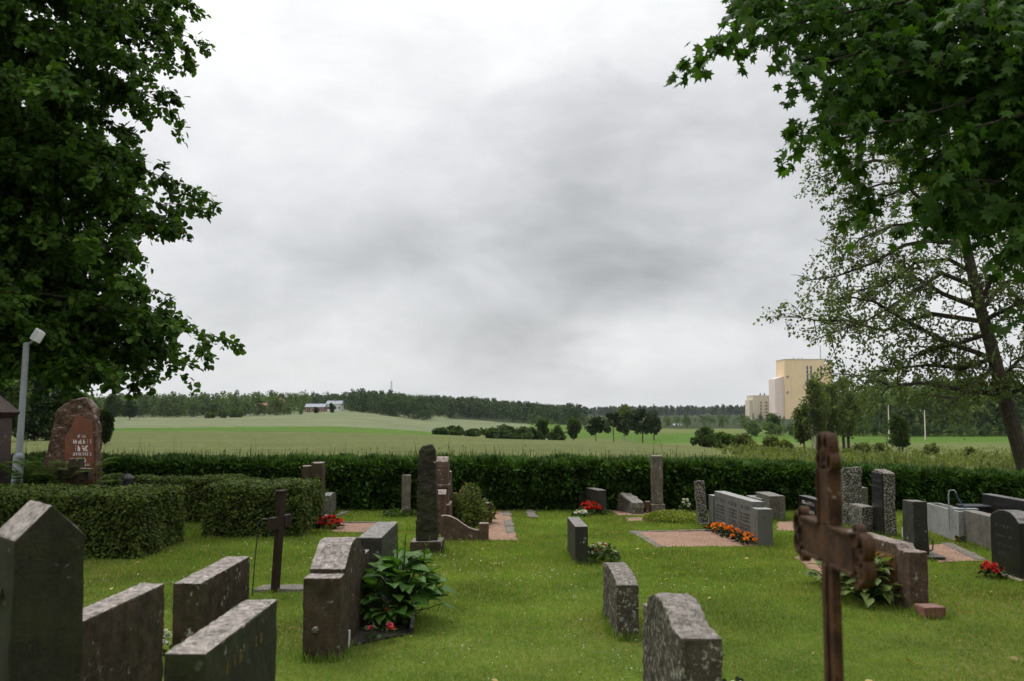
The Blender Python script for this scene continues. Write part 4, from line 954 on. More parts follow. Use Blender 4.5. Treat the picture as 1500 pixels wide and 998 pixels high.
# rose like bush in the scrolled plot
b = gp(680, 778); rg = np.random.default_rng(77); n = 3400
o = empty('flowering_bush', (b.x, b.y + .75, 0), 'loose green bush inside the scrolled wing walls', 'bush')
u = unit(rg.normal(0, 1, (n, 3))); u[:, 2] = np.abs(u[:, 2]); rad = rg.random(n) ** .45
P = u * rad[:, None] * np.array([.36, .55, .46]) * (1 + .25 * np.sin(u[:, :1] * 7 + u[:, 1:2] * 5)); P[:, 2] += .05
leafobj('foliage', 'ovate', P, u + rg.normal(0, .6, (n, 3)), np.array([0, 0, 1.0]) + rg.normal(0, .6, (n, 3)), .05 * rg.uniform(.6, 1.2, n), M['bush'], o)
q = MB()
for k in range(14):
    a = rg.uniform(0, 6.28); q.tube([(0, 0, 0), (math.cos(a) * .15, math.sin(a) * .2, .3), (math.cos(a) * .3, math.sin(a) * .45, rg.uniform(.3, .55))], [.008, .006, .003], 4)
q.obj('stems', M['barkdark'], o)
# ferns below the boulder stone
for k, (px, lb) in enumerate(((60, 'large fern clump between lamp post and red boulder stone'), (92, 'smaller fern clump at the foot of the small stone cross'))):
    rg = np.random.default_rng(90 + k); c = at(px, 760, 13.75); o = empty('fern', (c.x, 13.75, 0), lb, 'fern')
    for j in range(38):
        a = rg.uniform(0, 6.28); L = rg.uniform(.55, .95); h = rg.uniform(1.1, 1.75); nn = 26
        t = np.linspace(.1, 1, nn); base = np.stack([np.cos(a) * L * t ** 1.3 * .8, np.sin(a) * L * t ** 1.3 * .8, h * 1.15 * (t - .45 * t ** 2.4)], 1)
        tan = np.array([math.cos(a), math.sin(a), .2]); side = np.array([-math.sin(a), math.cos(a), 0])
        P = np.concatenate([base, base]); Y = np.concatenate([np.tile(side + tan * .5, (nn, 1)), np.tile(-side + tan * .5, (nn, 1))])
        leafobj('frond', 'needle', P, Y, np.tile(np.array([0, 0, 1.0]), (2 * nn, 1)) + rg.normal(0, .1, (2 * nn, 3)), .17 * np.concatenate([np.sin(t * 2.6) * .8 + .2] * 2) * L, M['fern'], o)
o = empty('grave_lantern', (at(185, 730, 14.6).x, 14.6, 0), 'dark lantern with domed cap between the two left hedges', 'lantern')
MB().lathe([(.09, 0), (.09, .05), (.03, .08), (.03, .5), (.075, .52), (.075, .72)], 10).obj('stand', M['wire'], o)
MB().lathe([(.105, .72), (.10, .745), (.05, .79), (.012, .80), (.012, .825), (.001, .83)], 12).obj('cap', M['wire'], o)

# ------------------------------------------------------------------ mown lawn
rg = np.random.default_rng(31); n = 620000
t = rg.random(n); Y0, Y1 = 4.3, 17.3
ys = Y0 * (Y1 / Y0) ** t; xs = (rg.random(n) * 2 - 1) * (ys * .56 + .5)
ok = ~inplots(xs, ys); xs, ys = xs[ok], ys[ok]; n = len(xs)
lo = np.array([noise.noise(Vector((a * .9, b * .9, 0))) for a, b in zip(xs[::8], ys[::8])]); lo = np.repeat(lo, 8)[:n]
dry = np.array([noise.fractal(Vector((a * .55 + 9, b * .55, 3)), 0.8, 2.2, 3) for a, b in zip(xs[::8], ys[::8])]); dry = np.clip(np.repeat(dry, 8)[:n] * 1.7 + rg.normal(-.12, .22, n), 0, .85)
hgt = rg.uniform(.016, .040, n) * (1 + .3 * lo) * np.clip(ys / 8, .9, 1.5)
pos = np.stack([xs, ys, np.full(n, -.003)], 1)
yd = np.stack([rg.normal(0, .55, n), rg.normal(0, .55, n), np.ones(n)], 1)
v, f = leafcloud('blade', pos, yd, rg.normal(0, 1, (n, 3)) * np.array([1, 1, .1]), hgt)
v = v.reshape(n, 3, 3); mid = v[:, :2].mean(1, keepdims=True); v[:, :2] = mid + (v[:, :2] - mid) * (1.6 * np.clip(ys / 7, 1, 2.2))[:, None, None]
tag(link('lawn_grass', np_mesh('lawn_grass', v.reshape(-1, 3), f, M['grass'], np.repeat(dry, 3))), 'short mown green grass between the graves', 'grass', kind='stuff')
# unmown tufts close to the stones
def stone_foot_tufts():
    rg = np.random.default_rng(44); P = []
    for o in list(bpy.data.objects):
        if o.parent is None and o.get('category') in ('gravestone', 'cross', 'stone block') and o.location.y > 4:
            for c in o.children:
                if c.type != 'MESH' or c.name.split('.')[0] not in ('slab', 'plinth', 'shaft', 'end_pillar', 'near_wing_wall', 'main_slab', 'block', 'base_block', 'upright'): continue
                bb = [Vector(q) for q in c.bound_box]; x0, x1 = min(q.x for q in bb), max(q.x for q in bb); y0, y1 = min(q.y for q in bb), max(q.y for q in bb)
                if min(q.z for q in bb) > .05: continue
                m = Matrix.Translation(o.location) @ o.rotation_euler.to_matrix().to_4x4()
                for k in range(int(((x1 - x0) + (y1 - y0)) * 420)):
                    e = rg.integers(0, 4); u = rg.random(); off = abs(rg.normal(.012, .02))
                    p = [(x0 - off, y0 + u * (y1 - y0)), (x1 + off, y0 + u * (y1 - y0)), (x0 + u * (x1 - x0), y0 - off), (x0 + u * (x1 - x0), y1 + off)][e]
                    w = m @ Vector((p[0], p[1], 0)); P.append((w.x, w.y, -.002))
    P = np.array(P); P = P[~inplots(P[:, 0], P[:, 1])]; n = len(P)
    yd = np.stack([rg.normal(0, .35, n), rg.normal(0, .35, n), np.ones(n)], 1)
    return leafobj('grass_tufts', 'blade', P, yd, rg.normal(0, 1, (n, 3)) * np.array([1, 1, .1]), rg.uniform(.03, .10, n) * (.6 + .6 * rg.random(n)), M['grass'])
tag(stone_foot_tufts(), 'longer grass left by the mower around the stones', 'grass')
# clover flowers and fallen petals
n = 520; cxy = np.array([(gp(*p).x, gp(*p).y) for p in ((430, 800), (470, 830), (700, 830), (760, 850), (640, 820), (870, 880), (800, 905), (850, 975), (930, 960), (690, 960), (300, 810), (200, 850), (1010, 860), (1120, 840))])
k = rg.integers(0, len(cxy), n); p = cxy[k] + rg.normal(0, .42, (n, 2)); ok = ~inplots(p[:, 0], p[:, 1]); p = p[ok]; n = len(p)
pos = np.stack([p[:, 0], p[:, 1], rg.uniform(.02, .045, n)], 1)
tag(leafobj('clover_flowers', 'small', pos, rg.normal(0, 1, (n, 3)), np.array([0, -.6, 1.0]) + rg.normal(0, .3, (n, 3)), .013 * rg.uniform(.5, 1.2, n) * np.clip(p[:, 1] / 9, .8, 1.4), M['whitefl']), 'tiny white clover flowers scattered in the lawn', 'clover')

n = 11000; cc = np.stack([rg.uniform(-6, 6.5, 46), rg.uniform(5.5, 15, 46)], 1); k = rg.integers(0, 46, n); p = cc[k] + rg.normal(0, .30, (n, 2)); ok = ~inplots(p[:, 0], p[:, 1]); p = p[ok]; n = len(p)
pos = np.stack([p[:, 0], p[:, 1], rg.uniform(.012, .034, n)], 1)
tag(leafobj('clover_leaves', 'small', pos, rg.normal(0, 1, (n, 3)) * np.array([1, 1, .2]), np.array([0, 0, 1.0]) + rg.normal(0, .3, (n, 3)), .020 * rg.uniform(.6, 1.3, n), M['clover']), 'low clover patches in the lawn', 'clover')
n = 140; p = np.stack([rg.uniform(-6, 7, n), rg.uniform(5.5, 15, n)], 1); ok = ~inplots(p[:, 0], p[:, 1]); p = p[ok]; n = len(p)
M['dry'] = leaf_mat('dry fallen leaves', (0.30, 0.20, 0.06), (0.48, 0.40, 0.16), 0.2)
tag(leafobj('fallen_leaves', 'ovate', np.stack([p[:, 0], p[:, 1], np.full(n, .035)], 1), rg.normal(0, 1, (n, 3)) * np.array([1, 1, .15]), np.array([0, 0, 1.0]) + rg.normal(0, .35, (n, 3)), .05 * rg.uniform(.5, 1.2, n), M['dry']), 'a few dry leaves lying on the lawn', 'leaves')

# ------------------------------------------------------------------ the three near trees
def bez(a, b, c, n=8):
    return [a * (1 - t) ** 2 + b * 2 * t * (1 - t) + c * t * t for t in np.linspace(0, 1, n)]
def twigs(paths, per_m, twig, nleaf, rg, t0=0.35, droop=.35, spread=.9, flat=.35):
    A, D = [], []
    for p in paths:
        p = np.array(p); seg = np.diff(p, axis=0); ln = np.linalg.norm(seg, axis=1); L = ln.sum(); cum = np.concatenate([[0], np.cumsum(ln)]) / L
        m = max(2, int(L * per_m * (1 - t0))); t = t0 + (1 - t0) * rg.random(m)
        idx = np.clip(np.searchsorted(cum, t) - 1, 0, len(seg) - 1)
        a = p[idx] + seg[idx] * ((t - cum[idx]) / np.maximum(cum[idx + 1] - cum[idx], 1e-6))[:, None]
        A.append(a); D.append(unit(seg[idx]))
    A = np.concatenate(A); D = np.concatenate(D); m = len(A)
    rd = rg.normal(0, 1, (m, 3)); rd[:, 2] *= flat
    td = unit(D * .55 + unit(rd) * spread); TL = twig * rg.uniform(.5, 1.3, m)
    t = rg.random((m, nleaf)) ** .8
    P = A[:, None] + td[:, None] * (TL[:, None] * t)[..., None] + rg.normal(0, .05, (m, nleaf, 3)) * twig * 1.6
    P[..., 2] += rg.normal(0, .10 * twig, (m, nleaf)); P[..., 2] -= droop * TL[:, None] * t ** 2
    ld = rg.normal(0, .7, (m, nleaf, 3)) + td[:, None] * .7 + np.array([0, 0, -.45])
    ends = [(A[i], A[i] + td[i] * TL[i] * .5 - np.array([0, 0, droop * TL[i] * .25]), A[i] + td[i] * TL[i] - np.array([0, 0, droop * TL[i]])) for i in range(m)]
    return P.reshape(-1, 3), ld.reshape(-1, 3), ends
V3 = lambda q: np.array(q, float)

# linden, left
rg = np.random.default_rng(101); TX, TY = -10.9, 17.2
o = empty('linden_tree', (TX, TY, 0), 'big dark leafy linden filling the upper left corner', 'tree')
tips = [(238, 15), (215, 50), (238, 95), (240, 145), (205, 150), (230, 200), (215, 225), (285, 265), (270, 300), (292, 338), (240, 320), (225, 370), (238, 420), (205, 410), (262, 452), (300, 480), (335, 490), (280, 515), (268, 545), (245, 552), (205, 545), (170, 535), (150, 565), (110, 560), (60, 548), (20, 540), (180, 480), (120, 500), (70, 470), (95, 300), (140, 330), (75, 250), (65, 350), (125, 200), (175, 260), (150, 410), (90, 410), (60, 160), (140, 110), (100, 60)]
limbs = []
for k, (px, py) in enumerate(tips):
    py = py - 26 if py > 500 else py
    px = px - 34
    e = V3(at(px, py, 17.2 + rg.uniform(-1.3, 1.9)))
    z0 = np.clip(e[2] + rg.uniform(.2, 1.2), 2.2, 13)
    s_ = V3((TX, TY, z0)); midp = (s_ + e) / 2 + V3((0, 0, .5))
    limbs.append(bez(s_, midp, e, 9))
for k in range(120):
    z = rg.uniform(2.4, 14.5); a = rg.uniform(0, 6.283); rmax = 5.6 * math.sin(math.pi * min(1, max(.12, (z - .6) / 16))) ** .5
    if math.cos(a) > .35: rmax *= .87
    e = V3((TX + math.cos(a) * rmax * rg.uniform(.7, 1), TY + math.sin(a) * rmax * rg.uniform(.7, 1), z))
    s_ = V3((TX, TY, min(z + .4, 12.5))); limbs.append(bez(s_, (s_ + e) / 2 + V3((0, 0, .6)), e, 9))
subs = []
for L in limbs:
    for j in range(9):
        i = rg.integers(3, 9); a = L[i]; dn = unit(L[i] - L[i - 1]); r_ = rg.normal(0, 1, 3); r_[2] *= .14
        b_ = a + unit(dn * .8 + unit(r_) * .8) * rg.uniform(.4, .9); subs.append(bez(a, (a + b_) / 2 + V3((0, 0, .08)), b_, 5))
wood = MB()
wood.tube([(TX, TY, -.1), (TX + .05, TY, 2), (TX, TY + .1, 7), (TX + .1, TY, 13)], [.42, .33, .22, .06], 12)
wood.obj('trunk', M['barkdark'], None).parent = o
bpy.data.objects['trunk'].matrix_parent_inverse = Matrix.Translation(o.location).inverted()
def local(o, arr): return arr - np.array(o.location)
def limbs_obj(o, paths, r0, r1, mat, name='branches', n=5):
    w = MB(); off = np.array(o.location)
    for p in paths: w.tube([tuple(q - off) for q in p], list(np.linspace(r0, r1, len(p))), n)
    return w.obj(name, mat, o)
limbs_obj(o, limbs, .055, .006, M['barkdark']); limbs_obj(o, subs, .012, .004, M['barkdark'], 'twigs', 3)['kind'] = 'stuff'
P, D, ends = twigs(limbs + subs, 9.5, .40, 20, rg, .32, droop=.30, flat=.12)
keep = P[:, 0] > TX - .8; keep |= rg.random(len(P)) < .3; print('linden leaves', keep.sum())
P, D = P[keep], D[keep]; k = len(P)
leafobj('crown', 'ovate', local(o, P), D, np.array([.1, -.15, 1.0]) + rg.normal(0, .40, (k, 3)), .124 * rg.uniform(.6, 1.25, k), M['linden'], o)

# maple, right, near
rg = np.random.default_rng(202); TX, TY = 8.4, 7.6
o = empty('maple_tree', (TX, TY, 0), 'near maple whose leafy boughs hang into the upper right corner', 'tree')
MB().tube([(0, 0, -.1), (.05, .05, 2.0), (-.1, 0, 4), (0, .1, 7.5)], [.30, .24, .19, .09], 12).obj('trunk', M['bark'], o)
tips = [(1010, 22), (1045, 30), (1072, 62), (1100, 110), (1130, 118), (1150, 80), (1160, 182), (1185, 180), (1205, 140), (1225, 235), (1250, 200), (1275, 255), (1300, 225), (1310, 285), (1340, 270), (1360, 310), (1390, 290), (1400, 335), (1430, 310), (1450, 345), (1470, 380), (1490, 470), (1495, 420), (1480, 330), (1100, 30), (1180, 40), (1240, 60), (1300, 60), (1350, 120), (1290, 150), (1400, 60), (1450, 130), (1480, 200), (1420, 210), (1360, 210), (1240, 120), (1200, 90), (1160, 30), (1440, 260), (1490, 270), (1380, 20), (1480, 60), (1320, 10)]
limbs = []
for k, (px, py) in enumerate(tips):
    dpt = rg.uniform(6.2, 8.4); e = V3(at(px + 74, py - 24, dpt)); s_ = V3((TX, TY, e[2] + rg.uniform(.2, 1.4)))
    limbs.append(bez(s_, (s_ * .45 + e * .55) + V3((0, 0, .45)), e, 10))
for k in range(40):
    a = rg.uniform(0, 6.283); z = rg.uniform(3.2, 8); rm = rg.uniform(2.0, 3.6)
    e = V3((TX + math.cos(a) * rm, TY + math.sin(a) * rm, z))
    if e[0] / max(e[1], .5) < .42: continue
    s_ = V3((TX, TY, z - .3)); limbs.append(bez(s_, (s_ + e) / 2 + V3((0, 0, .5)), e, 10))
subs = []
for L in limbs:
    for j in range(6):
        i = rg.integers(5, 10); a = L[i]; dn = unit(L[i] - L[i - 1]); r_ = rg.normal(0, 1, 3); r_[2] *= .4
        b_ = a + unit(dn * .8 + unit(r_) * .7) * rg.uniform(.25, .55); subs.append(bez(a, (a + b_) / 2, b_, 4))
limbs_obj(o, limbs, .035, .006, M['barkdark']); limbs_obj(o, subs, .007, .003, M['barkdark'], 'twigs', 3)['kind'] = 'stuff'
P, D, ends = twigs(limbs + subs, 15, .30, 13, rg, .45, droop=.5); print('maple leaves', len(P))
D[:, 2] -= .5
k = len(P); Nn = np.array([0, -.25, 1.0]) + rg.normal(0, .55, (k, 3)); Sz = .086 * rg.uniform(.5, 1.25, k)
px = 750 + F * P[:, 0] / P[:, 1]; inview = (px < 1500) & ((603 - F * (P[:, 2] - CH) / P[:, 1]) > -20)
order = np.argsort(np.where(inview, -Sz / P[:, 1], 9)); sel = order[:300]
tv, tf = LEAF['maple']; LM = np_mesh('leaf', tv, tf, M['maple'])
yy = unit(D[sel]); xx = unit(np.cross(yy, Nn[sel])); zz2 = np.cross(xx, yy)
for j, i in enumerate(sel):
    mt = Matrix(np.stack([xx[j], yy[j], zz2[j]], 1).tolist()).to_4x4()
    link('leaf', LM, o, Vector(P[i] - np.array(o.location)), mt.to_euler(), float(Sz[i]))
rest = np.setdiff1d(np.arange(k), sel)
leafobj('crown', 'maple', local(o, P[rest]), D[rest], Nn[rest], Sz[rest], M['maple'], o)

# alder, right, behind the hedge
rg = np.random.default_rng(303); AY = 20.0
b = at(1508, 700, AY); base = V3((b.x, AY, tz(b.x, AY)))
o = empty('alder_tree', tuple(base), 'leaning airy alder with open branches behind the hedge, right', 'tree')
tr = [base - V3((-.1, 0, .2))] + [V3(at(px, py, AY)) for px, py in ((1500, 680), (1465, 560), (1450, 500), (1436, 452), (1418, 373), (1408, 319), (1396, 250), (1380, 150), (1372, 40), (1365, -60))]
w = MB(); w.tube([tuple(q - base) for q in tr], [.19, .16, .135, .125, .114, .10, .088, .075, .055, .04, .02], 12); w.obj('trunk', M['bark'], o)
def pb(pts, d0=0.0, d1=0.0): return [V3(at(px, py, AY + d0 + (d1 - d0) * i / (len(pts) - 1))) for i, (px, py) in enumerate(pts)]
BR = [([(1440, 520), (1382, 499), (1325, 469), (1281, 442), (1250, 436), (1215, 440)], -1.2), ([(1436, 452), (1382, 431), (1346, 409), (1317, 405), (1289, 420), (1255, 425)], -.4),
      ([(1432, 470), (1365, 460), (1330, 470), (1295, 485), (1240, 470), (1200, 470), (1168, 465)], .8), ([(1408, 357), (1361, 353), (1325, 359), (1280, 385), (1225, 405), (1178, 412)], .4),
      ([(1405, 341), (1354, 297), (1332, 276), (1290, 290), (1250, 320), (1222, 335)], -.8), ([(1462, 578), (1400, 570), (1350, 561), (1305, 566), (1285, 556), (1268, 552)], -.9),
      ([(1455, 525), (1410, 540), (1360, 535), (1310, 540), (1285, 545)], .9), ([(1425, 400), (1390, 380), (1340, 385), (1300, 420), (1262, 450)], 1.3),
      ([(1400, 290), (1340, 240), (1280, 235), (1230, 250), (1196, 262)], -.3), ([(1390, 230), (1330, 190), (1270, 195), (1220, 205), (1190, 215)], .9),
      ([(1400, 300), (1345, 265), (1290, 270), (1240, 285)], 1.2), ([(1436, 440), (1455, 405), (1470, 385), (1495, 370)], -.5), ([(1440, 452), (1470, 415), (1500, 405)], .8),
      ([(1410, 330), (1450, 290), (1490, 260), (1510, 250)], .4), ([(1462, 560), (1490, 530), (1520, 500)], .3), ([(1470, 585), (1500, 565), (1540, 550)], -.6),
      ([(1385, 190), (1430, 130), (1470, 90), (1500, 80)], -.6), ([(1380, 150), (1330, 100), (1280, 80), (1250, 60)], -.6), ([(1372, 60), (1330, 10), (1280, -20)], .5), ([(1445, 490), (1400, 505), (1350, 515), (1330, 530)], .3),
      ([(1415, 360), (1370, 330), (1310, 330), (1260, 350), (1235, 375)], .9), ([(1428, 420), (1380, 400), (1320, 440), (1270, 470), (1215, 490)], -1.5), ([(1440, 470), (1480, 450), (1515, 440)], -.9), ([(1455, 540), (1430, 560), (1395, 590)], -.8)]
paths = [pb(p, 0, dd) for p, dd in BR]
subs = []
for L in paths:
    for j in range(24):
        i = rg.integers(1, len(L)); u = rg.random(); a = L[i - 1] * (1 - u) + L[i] * u; dn = unit(L[i] - L[i - 1]); r_ = rg.normal(0, 1, 3); r_[2] = r_[2] * .6 + .1
        b_ = a + unit(dn * .6 + unit(r_) * .8) * rg.uniform(.3, 1.0); subs.append(bez(a, (a + b_) / 2 + V3((0, 0, .06)), b_, 5))
limbs_obj(o, paths, .055, .010, M['barkdark']); limbs_obj(o, subs, .014, .004, M['barkdark'], 'twigs', 3)['kind'] = 'stuff'
P, D, ends = twigs(paths + subs, 7, .36, 17, rg, .25, droop=.25, flat=.8); print('alder leaves', len(P))
k = len(P); leafobj('crown', 'small', local(o, P), D, np.array([0, 0, 1.0]) + rg.normal(0, .7, (k, 3)), .072 * rg.uniform(.6, 1.25, k), M['alder'], o)

# ------------------------------------------------------------------ trees and shrubs of the valley
def crown_pts(kind, nc, per, seed):
    rg = np.random.default_rng(seed); C = []; Rr = []
    f1, f2 = rg.uniform(0, 6.283, 2)
    for k in range(nc):
        u = rg.random(); a = rg.uniform(0, 6.283)
        if kind == 'broad':
            v_ = unit(rg.normal(0, 1, 3)) * rg.random() ** .4; C.append((v_[0] * .27, v_[1] * .27, .56 + v_[2] * .38)); Rr.append(rg.uniform(.05, .12))
        elif kind == 'birch':
            z = .25 + .72 * u; w = .20 * math.sin(math.pi * min(1, max(.08, (z - .12) / .92))) ** .7; q = math.sqrt(rg.random()); C.append((math.cos(a) * w * q, math.sin(a) * w * q, z)); Rr.append(rg.uniform(.05, .09))
        elif kind == 'pine':
            z = .38 + .56 * u; w = .40 * (1 - ((z - .58) / .48) ** 2) + .03; q = math.sqrt(rg.random()); C.append((math.cos(a) * w * q, math.sin(a) * w * q, z)); Rr.append(rg.uniform(.08, .13))
        elif kind == 'spruce':
            z = .06 + .92 * (k / nc); w = .19 * (1 - z) + .008; C.append((math.cos(a) * w * rg.uniform(.5, 1), math.sin(a) * w * rg.uniform(.5, 1), z)); Rr.append(.05 + .05 * (1 - z))
        else:
            v_ = unit(rg.normal(0, 1, 3)) * rg.random() ** .4; C.append((v_[0] * .62, v_[1] * .62, max(.08, .45 + v_[2] * .45))); Rr.append(rg.uniform(.14, .26))
    C = np.array(C); Rr = np.array(Rr); n = nc * per
    if kind != 'spruce':                           # lopsided, gappy outline
        aa = np.arctan2(C[:, 1], C[:, 0]); C[:, :2] *= (1 + .28 * np.sin(2 * aa + f1 + C[:, 2] * 5) + .22 * np.sin(3 * aa + f2) + rg.normal(0, .12, nc))[:, None]
        Rr *= rg.uniform(.55, 1.15, nc)
    idx = np.repeat(np.arange(nc), per); u = unit(rg.normal(0, 1, (n, 3))); r = Rr[idx] * rg.random(n) ** .35
    fl = np.array([1, 1, .5]) if kind in ('pine', 'spruce') else np.array([1, 1, 1.25] if kind == 'birch' else [1, 1, .9])
    P = C[idx] + u * r[:, None] * fl
    D = u + rg.normal(0, .6, (n, 3)) + np.array([0, 0, -.5 if kind == 'birch' else 0])
    Nn = np.array([0, 0, .8]) + u * .6 + rg.normal(0, .5, (n, 3))
    P[:, 2] = np.maximum(P[:, 2], .01)
    return P, D, Nn, C
def tree(label, px, pyb, d, hpx, kind, mat, bark, seed, leaf=.35, nc=44, per=90, wx=1.0, name=None, group=None, trunks=1, cat='tree', ybase=None):
    q = at(px, pyb, d); z = tz(q.x, d) if ybase is None else ybase; H = hpx / F * d + (at(px, pyb, d).z - z)
    rg = random.Random(seed); o = empty(name or {'broad': 'broadleaf_tree', 'birch': 'birch_tree', 'pine': 'pine_tree', 'spruce': 'spruce_tree', 'bush': 'shrub'}[kind], (q.x, d, z), label, cat, group=group)
    P, D, Nn, C = crown_pts(kind, nc, per, seed); sc = np.array([H * wx, H * wx, H]); nn = len(P)
    leafobj('crown', 'small', P * sc, D, Nn, leaf * np.random.default_rng(seed).uniform(.6, 1.3, nn), M[mat], o)
    w = MB()
    if kind != 'bush':
        for t in range(trunks):
            dx = (t - (trunks - 1) / 2) * .06 * H
            w.tube([(dx, 0, -.2), (dx * 1.2 + rg.uniform(-.02, .02) * H, 0, H * .4), (rg.uniform(-.02, .02) * H + dx, 0, H * .9)], [.022 * H, .016 * H, .004 * H], 7)
            for c in C[::5]: w.tube([(dx * 1.2, 0, H * max(.25, c[2] - .18)), tuple(c * sc)], [.008 * H, .003 * H], 4)
    else:
        for c in C[::3]: w.tube([(0, 0, -.1), tuple(c * sc)], [.02 * H, .006 * H], 4)
    w.obj('trunk' if kind != 'bush' else 'stems', M[bark], o)
    return o
g = 'trees in the middle of the valley'
tree('small rounded tree left of the dark pines', 795, 648, 200, 34, 'broad', 'broad', 'barkfar', 1, .5, wx=.8, group=g)
tree('small rounded tree nearest the left side of the dark pines', 840, 647, 205, 35, 'broad', 'broad', 'barkfar', 2, .5, wx=.9, group=g)
tree('short dark pine with a leaning crown, left of the pine pair', 873, 648, 190, 38, 'pine', 'conifer', 'pinebark', 3, .5, nc=20, wx=.95, group=g)
tree('slender dark pine in the middle of the valley group', 899, 648, 200, 42, 'pine', 'conifer', 'pinebark', 4, .5, nc=18, wx=.75, group=g)
tree('tall pale birch behind the dark pines', 914, 640, 240, 45, 'birch', 'pale', 'birchbark', 5, .55, wx=1.15, group=g)
tree('broad dark pine, largest of the valley group', 941, 649, 190, 50, 'pine', 'conifer', 'pinebark', 6, .5, nc=30, wx=.95, group=g)
tree('dark round tree right behind the broad pine', 958, 640, 250, 38, 'broad', 'conifer', 'barkfar', 7, .55, nc=26, wx=.85, group=g)
g = 'bushes along the valley ditch'
for k, (px, pyb, d, hp, wx, lb) in enumerate([(645, 640, 175, 12, 1.9, 'low bush at the left end of the ditch row'), (668, 640, 178, 16, 1.3, 'taller bush, second from the left in the ditch row'), (690, 641, 180, 12, 1.6, 'low bush, third from the left in the ditch row'), (724, 642, 170, 16, 1.4, 'rounded bush in the middle of the ditch row'), (745, 643, 165, 19, 1.4, 'dark rounded bush right of the ditch row middle'), (766, 645, 170, 19, 1.2, 'bush just left of the small rounded trees'), (782, 644, 190, 17, .9, 'upright bush between the ditch row and the rounded tree'), (816, 646, 185, 22, .8, 'upright bush between the two small rounded trees')]):
    tree(lb, px, pyb, d, hp, 'bush', 'broad' if k % 2 else 'wood', 'barkfar', 20 + k, .42, nc=30, per=70, wx=wx, group=g)
g = 'bushes on the field edge'
for k, (px, pyb, d, hp, wx, lb) in enumerate([(1030, 655, 110, 30, .75, 'dark green bush, leftmost on the right field edge'), (1062, 660, 100, 27, 1.0, 'large dark bush at the bend of the field edge'), (1087, 660, 100, 24, .9, 'yellow green bush right of the large dark bush'), (1128, 664, 85, 22, .8, 'low loose bush left of the birch group'), (1148, 664, 88, 18, .9, 'low bush in front of the birch group'), (1102, 665, 95, 14, 1.3, 'flat pale bush between the field edge bushes')]):
    tree(lb, px, pyb, d, hp, 'bush', 'broad' if k < 2 else 'scrub', 'barkfar', 30 + k, .27, nc=40, per=90, wx=wx, group=g)
g = 'birches right of the silo'
for k, (px, pyb, d, hp, wx, m_, lb) in enumerate([(1178, 660, 120, 66, .95, 'pale', 'birch at the left of the birch group, before the silo'), (1195, 660, 118, 108, .85, 'pale', 'tallest birch in the group before the silo'), (1215, 660, 122, 100, 1.05, 'pale', 'broad birch in the middle of the group before the silo'), (1240, 658, 124, 106, 1.0, 'pale', 'birch at the right end of the group before the silo'), (1132, 640, 330, 32, 1.8, 'broad', 'small round tree left of the birch group')]):
    tree(lb, px, pyb, d, hp, 'birch', m_, 'birchbark' if k == 1 else 'barkfar', 40 + k, .30 if k < 4 else .7, nc=70, per=60, wx=wx, group=g, trunks=1 + k % 2)
tree('small round green tree standing alone in the right meadow', 1320, 668, 92, 66, 'broad', 'broad', 'barkfar', 50, .24, nc=60, per=90, wx=.72, trunks=2)
for k, (px, pyb, d, hp, lb) in enumerate([(1265, 668, 80, 20, 'wispy meadow bush right of the birch group'), (1290, 662, 95, 16, 'wispy meadow bush left of the lone tree'), (1365, 668, 85, 18, 'wispy meadow bush right of the lone tree'), (1420, 672, 75, 16, 'wispy meadow bush near the alder trunk'), (1240, 672, 70, 14, 'low meadow bush under the birches')]):
    tree(lb, px, pyb, d, hp, 'bush', 'scrub', 'barkfar', 60 + k, .2, nc=26, per=40, wx=.9, group='wispy bushes in the right meadow')
g = 'dark trees behind the left graves'
for k, (px, pyb, d, hp, kd, m_, wx, lb) in enumerate([(50, 645, 75, 95, 'spruce', 'conifer', 1.7, 'dark spruce right behind the lamp post'), (10, 648, 70, 110, 'broad', 'broad', .9, 'dark broadleaf tree left of the lamp post'), (85, 645, 80, 80, 'broad', 'conifer', 1.0, 'dark tree above the red boulder stone'), (165, 622, 330, 45, 'broad', 'broad', .8, 'tree at the corner of the far wood, left'), (190, 618, 360, 34, 'broad', 'wood', 1.0, 'rounded tree next to the corner of the far wood'), (153, 648, 60, 44, 'broad', 'conifer', .55, 'small dark tree just right of the red boulder stone'), (120, 640, 95, 60, 'broad', 'broad', 1.1, 'leafy tree behind the red boulder stone')]):
    tree(lb, px, pyb, d, hp, kd, m_, 'barkfar', 70 + k, .30 if d < 200 else .8, nc=80, per=80, wx=wx, group=g)
for k, (px, pyb, d, hp, wx) in enumerate([(307, 612, 400, 9, 1), (325, 612, 400, 11, 1.2), (347, 611, 405, 11, 1.2)]):
    tree(('left', 'middle', 'right')[k] + ' of three shrubs at the far wheat edge', px, pyb, d, hp, 'bush', 'broad', 'barkfar', 80 + k, .8, nc=20, per=40, wx=wx, group='shrubs at the wheat edge')

